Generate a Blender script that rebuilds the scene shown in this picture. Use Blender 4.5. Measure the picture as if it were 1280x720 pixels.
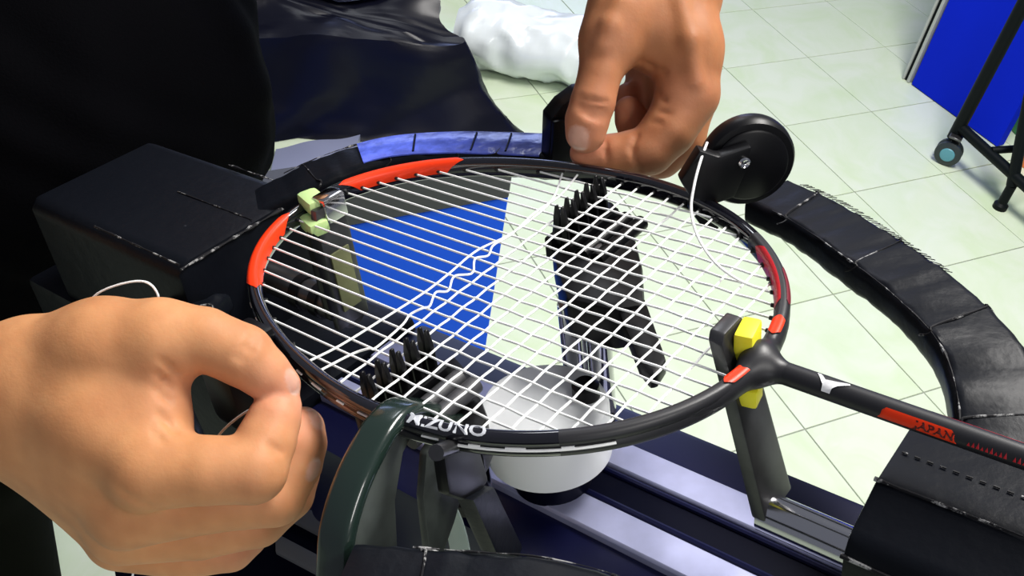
import bpy, bmesh, math, random
import numpy as np
from mathutils import Matrix, Vector
for o in list(bpy.data.objects): bpy.data.objects.remove(o)
SC = bpy.context.scene
COL = SC.collection
random.seed(4); RNG = np.random.default_rng(4)

# ------------------------------------------------------------------ camera
FPX, PITCH, ROLL = 1258.2, .7368, .1647          # focal length in px of the 1280x720 frame
TILE = .3; CAMH = 4.7147*TILE
cp_, sp_, cr_, sr_ = math.cos(PITCH), math.sin(PITCH), math.cos(ROLL), math.sin(ROLL)
FW = np.array([0, cp_, -sp_])
RT = cr_*np.array([1, 0, 0.]) + sr_*np.array([0, sp_, cp_])
UP = -sr_*np.array([1, 0, 0.]) + cr_*np.array([0, sp_, cp_])
CAMP = np.array([0, 0, CAMH])
cam = bpy.data.cameras.new('camera'); camo = bpy.data.objects.new('camera', cam); COL.objects.link(camo)
cam.sensor_width = 36; cam.lens = FPX*36/1280; cam.clip_start = .02; cam.clip_end = 50
camo.matrix_world = Matrix([[RT[i], UP[i], -FW[i], CAMP[i]] for i in range(3)] + [[0, 0, 0, 1]])
SC.camera = camo

# ------------------------------------------------------------------ world, lamps, exposure
w = bpy.data.worlds.new('room_light'); SC.world = w; w.use_nodes = True
bg = w.node_tree.nodes['Background']; bg.inputs[0].default_value = (.80, .84, 1.0, 1); bg.inputs[1].default_value = .19
def ceiling_lamp(x, y, sx, sy, watts, col, z=2.75):
    l = bpy.data.lights.new('ceiling_lamp', 'AREA'); l.shape = 'RECTANGLE'; l.size = sx; l.size_y = sy
    l.energy = watts; l.color = col
    o = bpy.data.objects.new('ceiling_lamp', l); COL.objects.link(o); o.location = (x, y, z); return o
ceiling_lamp(.70, 1.25, .5, 1.3, 88, (1, .97, .93))
ceiling_lamp(-.6, 2.9, .5, 1.3, 15, (.92, .95, 1))
ceiling_lamp(1.1, -1.3, .5, 1.3, 32, (1, .97, .93))
def window_light(x, y, z, sx, sz, watts, col, aim):
    l = bpy.data.lights.new('window_daylight', 'AREA'); l.shape = 'RECTANGLE'; l.size = sx; l.size_y = sz; l.energy = watts; l.color = col
    o = bpy.data.objects.new('window_daylight', l); COL.objects.link(o); o.location = (x, y, z)
    o.rotation_euler = (Vector(aim)-Vector((x, y, z))).to_track_quat('-Z', 'Y').to_euler(); return o
window_light(-.9, 5.2, 1.75, 2.6, 1.2, 46, (.46, .56, 1), (0, 0, 1.3))
window_light(1.1, -2.6, 1.5, 1.1, .3, 7, (.95, .97, 1), (0, .5, 1.1))
SC.view_settings.view_transform = 'Standard'; SC.view_settings.look = 'None'
SC.view_settings.exposure = 0.0; SC.view_settings.gamma = 1; SC.view_settings.use_curve_mapping = False

# ------------------------------------------------------------------ coordinates
def ray(u, v): return ((u-640)/FPX)*RT - ((v-360)/FPX)*UP + FW
def pd(u, v, d): return CAMP + ray(u, v)*d                       # a point at depth d
def pz(u, v, z=0):                                               # a point on the level z
    r = ray(u, v); return CAMP + r*((z-CAMH)/r[2])
# machine axes: the turntable is tilted about 16 degrees; x to the handle, y across, z up from the string bed
_h, _yaw, _cx, _cy, _t1, _t2 = .2385, -.5571, -.0065, .3169, .2503, -.1273
MZ = np.array([-_t1, -_t2, 1]); MZ /= np.linalg.norm(MZ)
MX = np.array([math.cos(_yaw), math.sin(_yaw), 0]); MX -= MZ*(MX@MZ); MX /= np.linalg.norm(MX); MY = np.cross(MZ, MX)
MO = np.array([_cx, _cy, CAMH-_h+_t1*_cx+_t2*_cy])
MB_ = np.stack([MX, MY, MZ])
def m2w(p): return MO + np.asarray(p, float)@MB_
def pm(u, v, z=0.):                                              # pixel -> machine coordinates on machine level z
    r = ray(u, v); o = CAMP-MO; p = o + r*((z-o@MZ)/(r@MZ)); return MB_@p

# ------------------------------------------------------------------ object helpers
ORIGIN = {}
def link(o, parent=None):
    COL.objects.link(o)
    if parent is not None: o.parent = parent
    return o
def tag(o, label=None, cat=None, group=None, kind=None):
    for k, v in (('label', label), ('category', cat), ('group', group), ('kind', kind)):
        if v: o[k] = v
    return o
def thing(name, loc, label, cat, group=None):
    o = bpy.data.objects.new(name, None); o.empty_display_size = .05; link(o)
    o.location = loc; ORIGIN[o] = np.array(loc, float)
    return tag(o, label, cat, group)
def mesh(name, V, Fc, mat, parent=None, smooth=True, loc=None, mats=None, midx=None, sharp=None):
    V = np.asarray(V, float)
    org = ORIGIN[parent] if parent is not None else (np.array(loc, float) if loc is not None else V.mean(0))
    me = bpy.data.meshes.new(name); me.from_pydata((V-org).tolist(), [], [list(map(int, f)) for f in Fc])
    for m in (mats or [mat]): me.materials.append(m)
    if midx is not None: me.polygons.foreach_set('material_index', midx)
    o = bpy.data.objects.new(name, me); link(o, parent)
    if parent is None: o.location = org
    ORIGIN[o] = org
    bm = bmesh.new(); bm.from_mesh(me); bmesh.ops.recalc_face_normals(bm, faces=bm.faces); bm.to_mesh(me); bm.free()
    if smooth:
        me.polygons.foreach_set('use_smooth', [True]*len(me.polygons))
        try: me.set_sharp_from_angle(angle=math.radians(sharp or 38))
        except Exception: pass
    return o
def frames(P, up, closed=False):
    P = np.asarray(P, float); n = len(P)
    T = np.roll(P, -1, 0)-np.roll(P, 1, 0)
    if not closed: T[0] = P[1]-P[0]; T[-1] = P[-1]-P[-2]
    T /= np.linalg.norm(T, axis=1)[:, None]+1e-12
    up = np.broadcast_to(np.asarray(up, float), (n, 3))
    S = np.cross(T, up); S /= np.linalg.norm(S, axis=1)[:, None]+1e-12
    return T, S, np.cross(S, T)
def sweep(P, prof, up=(0, 0, 1), closed=False, scale=None):
    """prof: (k,2) side, up offsets, or (n,k,2)."""
    P = np.asarray(P, float); n = len(P); T, S, U = frames(P, up, closed)
    prof = np.asarray(prof, float); prof = np.broadcast_to(prof, (n,)+prof.shape[-2:])
    if scale is not None: prof = prof*np.asarray(scale)[:, None, None]
    k = prof.shape[1]
    V = P[:, None]+S[:, None]*prof[:, :, :1]+U[:, None]*prof[:, :, 1:]
    F = [(i*k+j, i*k+(j+1) % k, ((i+1) % n)*k+(j+1) % k, ((i+1) % n)*k+j) for i in range(n if closed else n-1) for j in range(k)]
    V = V.reshape(-1, 3)
    if not closed: F += [tuple(range(k))[::-1], tuple(range((n-1)*k, n*k))]
    return V, F
def circ(r, k=12, ry=None): 
    a = np.linspace(0, 2*np.pi, k, endpoint=False); return np.stack([r*np.cos(a), (ry or r)*np.sin(a)], 1)
def rrect(w, h, r, k=4):
    out = []
    for cx, cy, a0 in ((w/2-r, h/2-r, 0), (-w/2+r, h/2-r, 90), (-w/2+r, -h/2+r, 180), (w/2-r, -h/2+r, 270)):
        for i in range(k+1):
            a = math.radians(a0+90*i/k); out.append((cx+r*math.cos(a), cy+r*math.sin(a)))
    return np.array(out)
def anyup(d):
    d = np.asarray(d, float); return (0, 0, 1) if abs(d[2]) < .9*np.linalg.norm(d) else (1, 0, 0)
def tube(P, r, k=10, up=None):
    P = np.asarray(P, float); r = np.broadcast_to(r, (len(P),))
    return sweep(P, circ(1, k), up if up is not None else anyup(P[-1]-P[0]), scale=r)
def spline(P, n, closed=False):
    P = np.asarray(P, float); m = len(P); out = []
    segs = m if closed else m-1
    for q in np.linspace(0, segs, n, endpoint=not closed):
        i = min(int(q), segs-1); t = q-i
        g = (lambda j: P[j % m]) if closed else (lambda j: P[j] if 0 <= j < m else (2*P[0]-P[1] if j < 0 else 2*P[-1]-P[-2]))
        a, b, c, d = g(i-1), g(i), g(i+1), g(i+2)
        out.append(.5*(2*b+(c-a)*t+(2*a-5*b+4*c-d)*t*t+(3*b-3*c+d-a)*t**3))
    return np.array(out)
def box(c, s, ax=np.eye(3), bev=0., seg=2):
    """centre, size, axes rows -> bevelled box"""
    bm = bmesh.new(); bmesh.ops.create_cube(bm, size=1)
    for v in bm.verts: v.co = Vector([v.co[i]*s[i] for i in range(3)])
    if bev: bmesh.ops.bevel(bm, geom=list(bm.edges), offset=bev, segments=seg, affect='EDGES', profile=.6)
    bm.verts.ensure_lookup_table()
    V = np.array([v.co[:] for v in bm.verts]); F = [[v.index for v in f.verts] for f in bm.faces]; bm.free()
    return np.asarray(c)+V@np.asarray(ax), F
def prism(poly, z0, z1, to=lambda p: p, bev=0., seg=2):
    """polygon (x,y) extruded from z0 to z1, bevelled, mapped by to()"""
    bm = bmesh.new(); vs = [bm.verts.new((x, y, z0)) for x, y in poly]; f = bm.faces.new(vs)
    r = bmesh.ops.extrude_face_region(bm, geom=[f])
    for v in r['geom']:
        if isinstance(v, bmesh.types.BMVert): v.co.z = z1
    if bev: bmesh.ops.bevel(bm, geom=list(bm.edges), offset=bev, segments=seg, affect='EDGES', profile=.6)
    bm.verts.ensure_lookup_table(); bm.verts.index_update()
    V = np.array([v.co[:] for v in bm.verts]); F = [[v.index for v in f.verts] for f in bm.faces]; bm.free()
    return to(V), F
def lathe(c, axis, prof, k=40):
    """prof: (radius, height) list along axis from c"""
    a = np.asarray(axis, float); a = a/np.linalg.norm(a); s = np.cross(a, anyup(a)); s /= np.linalg.norm(s); t = np.cross(a, s)
    V = []; F = []
    for r, z in prof:
        for i in range(k):
            q = 2*math.pi*i/k; V.append(np.asarray(c)+a*z+(s*math.cos(q)+t*math.sin(q))*max(r, 1e-5))
    n = len(prof)
    F = [(i*k+j, i*k+(j+1) % k, (i+1)*k+(j+1) % k, (i+1)*k+j) for i in range(n-1) for j in range(k)]
    F += [tuple(range(k)), tuple(range((n-1)*k, n*k))]
    return np.array(V), F
def join(*parts):
    V = []; F = []; n = 0
    for v, f in parts:
        V.append(np.asarray(v)); F += [[i+n for i in q] for q in f]; n += len(v)
    return np.concatenate(V), F
_gr = RNG.normal(size=(64, 3)); _gp = RNG.uniform(0, 6.28, 64)
def wob(P, f, seed=0, n=10):                                     # smooth pseudo noise of points, about -1..1
    P = np.asarray(P); out = 0
    for i in range(n):
        j = (i+seed*7) % 64; out = out+np.sin((P@(_gr[j]*f))+_gp[j]+seed)
    return out/math.sqrt(n)

# ------------------------------------------------------------------ materials
def mat(name, col, rough=.5, metal=0., spec=.5, bump=0., bscale=200., var=0., vscale=20., coat=0., sss=0., trans=0., col2=None, aniso=0., detail=4.):
    m = bpy.data.materials.new(name); m.use_nodes = True; N = m.node_tree.nodes; L = m.node_tree.links
    b = N['Principled BSDF']; b.inputs['Base Color'].default_value = (*col, 1); b.inputs['Roughness'].default_value = rough
    b.inputs['Metallic'].default_value = metal; b.inputs['Specular IOR Level'].default_value = spec
    b.inputs['Coat Weight'].default_value = coat; b.inputs['Coat Roughness'].default_value = .08
    b.inputs['Transmission Weight'].default_value = trans
    if sss:
        b.inputs['Subsurface Weight'].default_value = sss; b.inputs['Subsurface Radius'].default_value = (1, .35, .2); b.inputs['Subsurface Scale'].default_value = .003
    tc = N.new('ShaderNodeTexCoord')
    if var or col2:
        n = N.new('ShaderNodeTexNoise'); n.inputs['Scale'].default_value = vscale; n.inputs['Detail'].default_value = detail
        L.new(tc.outputs['Object'], n.inputs['Vector'])
        r = N.new('ShaderNodeValToRGB'); c2 = col2 or tuple(min(1, c*(1+var)) for c in col); c1 = col if col2 else tuple(c*(1-var) for c in col)
        r.color_ramp.elements[0].position = .35; r.color_ramp.elements[1].position = .65
        r.color_ramp.elements[0].color = (*c1, 1); r.color_ramp.elements[1].color = (*c2, 1)
        L.new(n.outputs['Fac'], r.inputs['Fac']); L.new(r.outputs['Color'], b.inputs['Base Color'])
    if bump:
        n2 = N.new('ShaderNodeTexNoise'); n2.inputs['Scale'].default_value = bscale; n2.inputs['Detail'].default_value = 5
        L.new(tc.outputs['Object'], n2.inputs['Vector'])
        bp = N.new('ShaderNodeBump'); bp.inputs['Strength'].default_value = bump; bp.inputs['Distance'].default_value = .002
        L.new(n2.outputs['Fac'], bp.inputs['Height']); L.new(bp.outputs['Normal'], b.inputs['Normal'])
    return m
def scuffed(name, col, scuff, rough, amount=.62, scale=60., bump=.25):
    m = mat(name, col, rough, bump=bump, bscale=90, spec=.16); N = m.node_tree.nodes; L = m.node_tree.links; b = N['Principled BSDF']
    tc = N['Texture Coordinate']; mp = N.new('ShaderNodeMapping'); mp.inputs['Scale'].default_value = (1, 1, 1)
    n = N.new('ShaderNodeTexNoise'); n.inputs['Scale'].default_value = scale; n.inputs['Detail'].default_value = 8; n.inputs['Roughness'].default_value = .7
    L.new(tc.outputs['Object'], n.inputs['Vector'])
    r = N.new('ShaderNodeValToRGB'); r.color_ramp.elements[0].position = amount; r.color_ramp.elements[1].position = amount+.06
    r.color_ramp.elements[0].color = (*col, 1); r.color_ramp.elements[1].color = (*scuff, 1)
    L.new(n.outputs['Fac'], r.inputs['Fac']); L.new(r.outputs['Color'], b.inputs['Base Color'])
    return m
M_VINYL = scuffed('black_vinyl', (.004, .005, .008), (.045, .05, .06), .40, .71, 55)
M_SEAM = scuffed('worn_seam', (.012, .012, .014), (.34, .34, .34), .5, .53, 130)
M_PLAST = mat('black_plastic', (.003, .003, .004), .36, spec=.25)
M_PLASTG = mat('dark_green_gloss_plastic', (.012, .024, .019), .22, coat=.5)
M_SHIELD = mat('worn_dark_shield', (.050, .058, .054), .42, var=.4, vscale=60)
M_GUN = mat('dark_steel', (.11, .11, .115), .32, metal=.85, var=.3, vscale=40)
M_NAVY = mat('navy_anodised_metal', (.003, .004, .030), .36, spec=.3)
M_NAVYD = mat('dark_navy_groove', (.001, .0015, .008), .4, spec=.1)
M_ALU = mat('brushed_aluminium', (.46, .48, .70), .45, metal=.5, var=.06, vscale=90)
M_HUB = mat('satin_silver_cap', (.72, .74, .75), .5, metal=.0)
M_HUB2 = mat('dull_grey_metal', (.13, .14, .15), .5)
M_CHROME = mat('chrome', (.66, .66, .68), .12, metal=1.)
M_RGLOSS = mat('gloss_black_lacquer', (.006, .006, .010), .10, coat=1.)
M_RMATT = mat('matt_charcoal_lacquer', (.016, .016, .019), .42)
M_RED = mat('orange_red_lacquer', (.86, .042, .006), .35, spec=.3)
M_DRED = mat('crimson_lacquer', (.50, .012, .022), .35)
M_WINE = mat('wine_red_lacquer', (.16, .012, .022), .4)
M_STRING = mat('white_string', (.95, .96, .95), .4)
M_GROM = mat('grommet_plastic', (.012, .012, .013), .45)
M_WHITE = mat('white_print', (.85, .86, .88), .4)
M_GREY = mat('silver_print', (.52, .54, .58), .4)
M_DARKP = mat('dark_red_print', (.10, .008, .006), .4)
M_YEL = mat('yellow_rubber', (.86, .80, .03), .5, sss=.1)
M_GRN = mat('pale_green_rubber', (.52, .72, .30), .5, sss=.1)
M_ROLLER = mat('grey_roller_rubber', (.055, .055, .06), .5)
M_OLIVE = mat('olive_plate', (.14, .15, .07), .5, var=.3, vscale=30)
M_SHIRT = mat('black_jersey', (.0012, .0012, .0018), .9, spec=.03, bump=.3, bscale=500)
M_TROUSER = mat('black_twill', (.003, .0036, .002), .9, spec=.05, bump=.3, bscale=500)
M_BLUE = mat('royal_blue_panel', (.002, .018, .60), .7, var=.05, vscale=3, spec=.08)
M_BLUE2 = mat('blue_board', (.003, .105, .88), .6, spec=.2, var=.05, vscale=3)
M_BAND = mat('dark_grey_rail', (.035, .037, .045), .5)
M_FRAME = mat('panel_edge_aluminium', (.45, .47, .45), .5, metal=.1)
M_TUBE = mat('black_painted_tube', (.003, .005, .006), .5, spec=.12)
M_TYRE = mat('caster_rubber', (.02, .03, .035), .5)
M_CHUB = mat('caster_hub_teal', (.10, .32, .40), .4)
M_BAG = mat('black_plastic_film', (.004, .0045, .011), .3, spec=.22)
M_GSHEET = mat('grey_plastic_film', (.22, .24, .36), .4)
M_CLEAR = mat('milky_plastic_film', (.80, .86, .88), .25, spec=.7, var=.05, vscale=9, coat=.3)
M_GBIN = mat('green_plastic', (.06, .28, .09), .5)
M_ORANGE = mat('orange_card', (.75, .20, .04), .6)
M_GROUT = mat('grey_grout', (.33, .35, .31), .9)
def tile_mat():
    m = mat('pale_green_ceramic', (.66, .72, .60), .24, spec=.5); N = m.node_tree.nodes; L = m.node_tree.links; b = N['Principled BSDF']
    geo = N.new('ShaderNodeNewGeometry'); oi = N.new('ShaderNodeObjectInfo')
    add = N.new('ShaderNodeVectorMath'); add.operation = 'ADD'
    mul = N.new('ShaderNodeMath'); mul.operation = 'MULTIPLY'; mul.inputs[1].default_value = 7
    L.new(oi.outputs['Random'], mul.inputs[0]); L.new(geo.outputs['Position'], add.inputs[0]); L.new(mul.outputs[0], add.inputs[1])
    n = N.new('ShaderNodeTexNoise'); n.inputs['Scale'].default_value = 5.5; n.inputs['Detail'].default_value = 7; n.inputs['Roughness'].default_value = .6; n.inputs['Distortion'].default_value = 1.2
    L.new(add.outputs[0], n.inputs['Vector'])
    r = N.new('ShaderNodeValToRGB'); e = r.color_ramp.elements
    e[0].position = .3; e[0].color = (.585, .70, .47, 1); e[1].position = .62; e[1].color = (.67, .74, .60, 1)
    L.new(n.outputs['Fac'], r.inputs['Fac']); L.new(r.outputs['Color'], b.inputs['Base Color']); return m
M_TILE = tile_mat()
def skin_mat():
    m = mat('skin', (.6, .3, .2), .56, spec=.28, sss=.25, bump=.07, bscale=700); N = m.node_tree.nodes; L = m.node_tree.links
    a = N.new('ShaderNodeVertexColor'); a.layer_name = 'tone'
    n = N.new('ShaderNodeTexNoise'); n.inputs['Scale'].default_value = 70; n.inputs['Detail'].default_value = 5
    L.new(N['Texture Coordinate'].outputs['Object'], n.inputs['Vector'])
    mx = N.new('ShaderNodeMix'); mx.data_type = 'RGBA'; mx.blend_type = 'MULTIPLY'; mx.inputs[0].default_value = .35
    r = N.new('ShaderNodeValToRGB'); r.color_ramp.elements[0].color = (.72, .6, .55, 1); r.color_ramp.elements[1].color = (1, 1, 1, 1)
    r.color_ramp.elements[0].position = .3; r.color_ramp.elements[1].position = .6
    L.new(n.outputs['Fac'], r.inputs['Fac']); L.new(a.outputs['Color'], mx.inputs[6]); L.new(r.outputs['Color'], mx.inputs[7])
    L.new(mx.outputs[2], N['Principled BSDF'].inputs['Base Color']); return m
M_SKIN = skin_mat()

# ------------------------------------------------------------------ floor
TY, TOX, TOY = -2.6108, -7.9020, -6.7384
tc_, ts_ = math.cos(TY), math.sin(TY)
def tile2w(a, b):                                                # tile grid -> world
    x, y = (a+TOX)*TILE, (b+TOY)*TILE
    return np.array([tc_*x-ts_*y, ts_*x+tc_*y, 0])
AX = np.array([tile2w(1, 0)-tile2w(0, 0), tile2w(0, 1)-tile2w(0, 0), [0, 0, TILE]])/TILE
V, F = box((0, 2.5, -.028), (9, 9, .05)); floor = mesh('floor', V, F, M_GROUT, smooth=False, loc=(0, 2.5, -.028)); tag(floor, kind='structure')
tv, tf = box((0, 0, -.004), (TILE-.0028, TILE-.0028, .008), AX, .0007, 1)
tme = None
def onscreen(p):
    q = p-CAMP; d = q@FW
    if d < .2: return False
    u, v = 640+FPX*(q@RT)/d, 360-FPX*(q@UP)/d; return -260 < u < 1540 and -260 < v < 980
cells = [tile2w(a+.5, b+.5) for a in range(-9, 20) for b in range(-14, 14)]
cells = [p for p in cells if abs(p[0]) < 4.4 and -1.9 < p[1] < 6.9]
cells.sort(key=lambda p: (not onscreen(p), np.hypot(p[0]-.1, p[1]-1.6)))
for p in cells[:280]:
    if tme is None:
        t = mesh('tile', tv+p, tf, M_TILE, floor, smooth=False); t.data.transform(Matrix.Translation(-t.data.vertices[0].co+Vector((tv[0]).tolist()))); tme = t.data
    else:
        t = bpy.data.objects.new('tile', tme); link(t, floor)
    t.location = (p-ORIGIN[floor]).tolist()
V, F = join(*[(tv+p, tf) for p in cells[280:]]); tag(mesh('outer_tiles', V, F, M_TILE, floor, smooth=False), kind='stuff')

# ------------------------------------------------------------------ blue panel with an aluminium edge (upper right)
ZA = np.array([0, 0, 1.])
def standing_panel(name, p0, p1, z0, z1, th, m, label, extra=None):
    d = (p1-p0); L = np.linalg.norm(d[:2]); d = d/L; nrm = np.cross(d, ZA)
    t = thing(name, ((p0+p1)/2*np.array([1, 1, 0])).tolist(), label, 'panel')
    V, F = box((p0+p1)/2*np.array([1, 1, 0])+ZA*(z0+z1)/2, (L, th, z1-z0), [d, nrm, ZA], .002, 1); mesh('board', V, F, m, t, False)
    return t, d, nrm, L
pA, pB = pz(1143, 105), pz(1250, 183); pA[2] = pB[2] = 0
t, d, nrm, L = standing_panel('partition_panel', pA, pB, .002, 1.5, .03, M_BLUE, 'royal blue partition board with pale metal edge beside the wheeled rack')
for off, wd in ((-.014, .010), (-.034, .008)):
    V, F = box(pA+d*off+ZA*.75, (wd, .034, 1.5), [d, nrm, ZA], .002, 1); mesh('edge_strip', V, F, M_FRAME, t, False)
V, F = box(pA+d*-.024+ZA*.75, (.012, .022, 1.5), [d, nrm, ZA]); mesh('edge_groove', V, F, M_TUBE, t, False)

# ------------------------------------------------------------------ blue board under the machine
qR = pz(597, 472); qR[2] = 0
dB = (tile2w(1, 0)-tile2w(0, 0))/TILE                            # along the other tile direction
if dB[0] > 0: dB = -dB
def z_on(p, u, v):                                               # height where the pixel's ray passes over the line through p along dB
    r = ray(u, v); A = np.array([[r[0], -dB[0]], [r[1], -dB[1]]]); s = np.linalg.solve(A, (p-CAMP)[:2]); return CAMH+r[2]*s[0]
hB = z_on(qR, 612, 243)
t, d, nrm, L = standing_panel('display_board', qR+dB*.62, qR, .002, hB, .03, M_BLUE2, 'bright blue board with dark top rail standing under the racket')
V, F = box((qR+dB*.31)+ZA*(hB+.05), (.62, .036, .10), [d, nrm, ZA], .003, 1); mesh('top_rail', V, F, M_BAND, t, False)

# ------------------------------------------------------------------ wheeled black rack (upper right)
cA = pz(1186, 206); cA[2] = 0
rk = thing('wheeled_rack', cA.tolist(), 'black tubular metal rack on casters in front of the blue partition', 'rack')
dR = pz(1266, 238)-pz(1196, 180); dR[2] = 0; dR /= np.linalg.norm(dR); nR = np.cross(ZA, dR)
def zat(p, u, v):                                                # point of pixel's ray nearest the vertical plane through p along dR
    r = ray(u, v); A = np.array([[r[0], -dR[0]], [r[1], -dR[1]]]); s = np.linalg.solve(A, (p-CAMP)[:2]); return CAMP+r*s[0]
a0, a1 = zat(cA, 1194, 168), zat(cA, 1278, 8); ext = a1+(a1-a0)*.9
V, F = tube([a0-(a1-a0)*.03, ext], .017, 14); mesh('leg', V, F, M_TUBE, rk)
b0, b1 = zat(cA, 1202, 160), zat(cA, 1275, 226); b1 = b1+(b1-b0)*.8
V, F = tube([b0, b1], .014, 12); mesh('lower_rail', V, F, M_TUBE, rk)
g0, g1 = zat(cA, 1265, 232), zat(cA, 1290, 105)
V, F = tube([g0, g1+(g1-g0)*.6], .014, 12); mesh('leg', V, F, M_TUBE, rk)
h0 = zat(cA, 1240, 188)
V, F = tube([h0, h0+(g1-g0)*0+dR*.02+np.array([.10, .02, .03])], .010, 10); mesh('cross_bar', V, F, M_TUBE, rk)
for k in range(4):
    s = b0+(b1-b0)*(.55+.13*k)
    V, F = tube([s, s+np.array([.16, .14, .02])], .004, 8); mesh('wire', V, F, M_FRAME, rk)
wc = pz(1186, 190, .034); wax = RT*.35+FW*.9; wax[2] = 0; wax /= np.linalg.norm(wax)
fk = np.cross(wax, ZA)
V, F = join(*[box(wc+wax*s*.021+ZA*.026+fk*.004, (.003, .022, .050), [wax, fk, ZA], .001, 1) for s in (0,)], tube([wc+ZA*.048, a0], .008, 10), box(wc+ZA*.052, (.046, .032, .006), [wax, fk, ZA], .001, 1))
cs = mesh('caster', V, F, M_GUN, rk)
for s in (-1, 1):
    V, F = lathe(wc+wax*(s*.010-.008), wax, [(.018, 0), (.030, .001), (.034, .004), (.034, .012), (.030, .015), (.018, .016)], 28); mesh('wheel', V, F, M_TYRE, cs)
V, F = lathe(wc-wax*.0215, wax, [(.006, 0), (.017, .001), (.019, .003), (.019, .006)], 24); mesh('hub_cap', V, F, M_CHUB, cs)
V, F = lathe(wc+wax*.0155, wax, [(.019, 0), (.019, .003), (.017, .005), (.006, .006)], 24); mesh('hub_cap', V, F, M_CHUB, cs)
V, F = tube([g0, g0-ZA*(g0[2]-.012)*1], .012, 10); V2, F2 = lathe(g0*np.array([1, 1, 0]), ZA, [(.018, .0), (.018, .012), (.010, .02)], 16); V, F = join((V, F), (V2, F2)); mesh('foot', V, F, M_TUBE, rk)
# green tub and orange carton standing behind the rack
gb = pz(1300, 176); gb[2] = 0; gb = gb+np.array([.06, .06, 0])
V, F = lathe(gb, ZA, [(.13, 0), (.138, .003), (.17, .50), (.178, .50), (.178, .515), (.164, .515), (.132, .012)], 36)
o = mesh('plastic_tub', V, F, M_GBIN, loc=gb.tolist()); tag(o, 'green plastic tub on the floor behind the wheeled rack', 'tub')
ob = pz(1283, 206); ob[2] = 0
V, F = box(ob+np.array([.02, -.02, .035]), (.09, .06, .07), [dR, nR, ZA], .002, 1); o = mesh('small_carton', V, F, M_ORANGE, loc=ob.tolist(), smooth=False); tag(o, 'small orange carton on the floor under the wheeled rack', 'carton')

# ------------------------------------------------------------------ black film draped over a carton (upper left)
def draped(name, base, top, n, m, label, amp, seed, cat):
    """base/top: rings of corner points; a crumpled cover stretched between them"""
    base = spline(base, n, True); top = spline(top, n, True); rows = 26; V = []
    for j in range(rows):
        s = j/(rows-1); q = base*(1-s)+top*s
        q = q+(q-q.mean(0))*np.array([1, 1, 0])*(.06*(1-s)**3)
        V.append(q)
    for s in (.9, .8, .68, .55, .42, .28, .14, .04): V.append(V[rows-1]*s+V[rows-1].mean(0)*(1-s)+np.array([0, 0, .012*(1-s)]))
    R = len(V); V = np.concatenate(V); c = V.mean(0); rad = (V-c)*np.array([1, 1, .2]); rad /= np.linalg.norm(rad, axis=1)[:, None]+1e-9
    tri = lambda x: np.abs((x % 2)-1)
    def creases(Q, f, o): return sum(tri(Q@(_gr[(o+i) % 64]*f)+_gp[(o+i) % 64]+.3*wob(Q, f*.5, o+i, 4)) for i in range(4))/4
    w1 = creases(V*np.array([1, 1, .8]), 5.0, seed*3); w2 = creases(V, 12.0, seed*5+7)
    V = V+rad*(amp*((w1-.4)*1.9+(w2-.4)*.95))[:, None]; up_ = np.clip((V[:, 2]-.12)/.08, 0, 1); V[:, 2] += up_*(.055*(creases(V, 7.0, 11)-.4)+.03*(w2-.4)); V[:, 2] = np.maximum(V[:, 2], .003)
    F = [(i*n+j, i*n+(j+1) % n, (i+1)*n+(j+1) % n, (i+1)*n+j) for i in range(R-1) for j in range(n)]+[tuple(range((R-1)*n, R*n))]
    o = mesh(name, V, F, m, loc=[c[0], c[1], 0], sharp=28); return tag(o, label, cat)
B1 = pz(624, 172); zt = .22
T1 = pz(556, 54, zt); Tb = pz(520, -4, zt+.06)
e1 = pz(345, 168)-B1; e1[2] = 0; e1 /= np.linalg.norm(e1); e2 = np.array([-.62, .78, 0])
draped('covered_carton', [B1, B1+e1*.45, B1+e1*.95, B1+e1*1.0+e2*.3, B1+e1*.9+e2*.62, B1+e1*.4+e2*.64, B1+e2*.58+e1*.04, B1+e2*.3],
       [T1, T1+e1*.3, T1+e1*.75, T1+e1*.78+e2*.25, T1+e1*.72+e2*.5+ZA*.08, Tb+e1*.3, Tb, (T1+Tb)/2], 110, M_BAG,
       'large carton under crumpled black plastic film standing on the floor behind the machine', .040, 3, 'covered box')
# pale grey film folded on the floor in front of it
g = [pz(335, 250), pz(345, 190), pz(450, 181), pz(490, 185), pz(430, 233)]
n = 22; V = []
for i in range(n):
    for j in range(n):
        a, b = i/(n-1), j/(n-1); p = (g[0]*(1-a)+g[4]*a)*(1-b)+(g[1]*(1-a)+g[2]*a)*b; V.append(p+ZA*(.02+.012*wob(p[None], 14, 5)[0]))
V = np.array(V); top_ = V.copy(); bot = V.copy(); bot[:, 2] = .002; N2 = n*n
F = [(i*n+j, i*n+j+1, (i+1)*n+j+1, (i+1)*n+j) for i in range(n-1) for j in range(n-1)]; F = F+[tuple(N2+q for q in f[::-1]) for f in F]
ring = [j for j in range(n)]+[i*n+n-1 for i in range(1, n)]+[(n-1)*n+j for j in range(n-2, -1, -1)]+[i*n for i in range(n-2, 0, -1)]
F += [(ring[i], ring[(i+1) % len(ring)], N2+ring[(i+1) % len(ring)], N2+ring[i]) for i in range(len(ring))]
o = mesh('folded_film', np.concatenate([top_, bot]), F, M_GSHEET); tag(o, 'pale grey folded plastic film lying on the floor below the black covered carton', 'plastic sheet')

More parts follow.
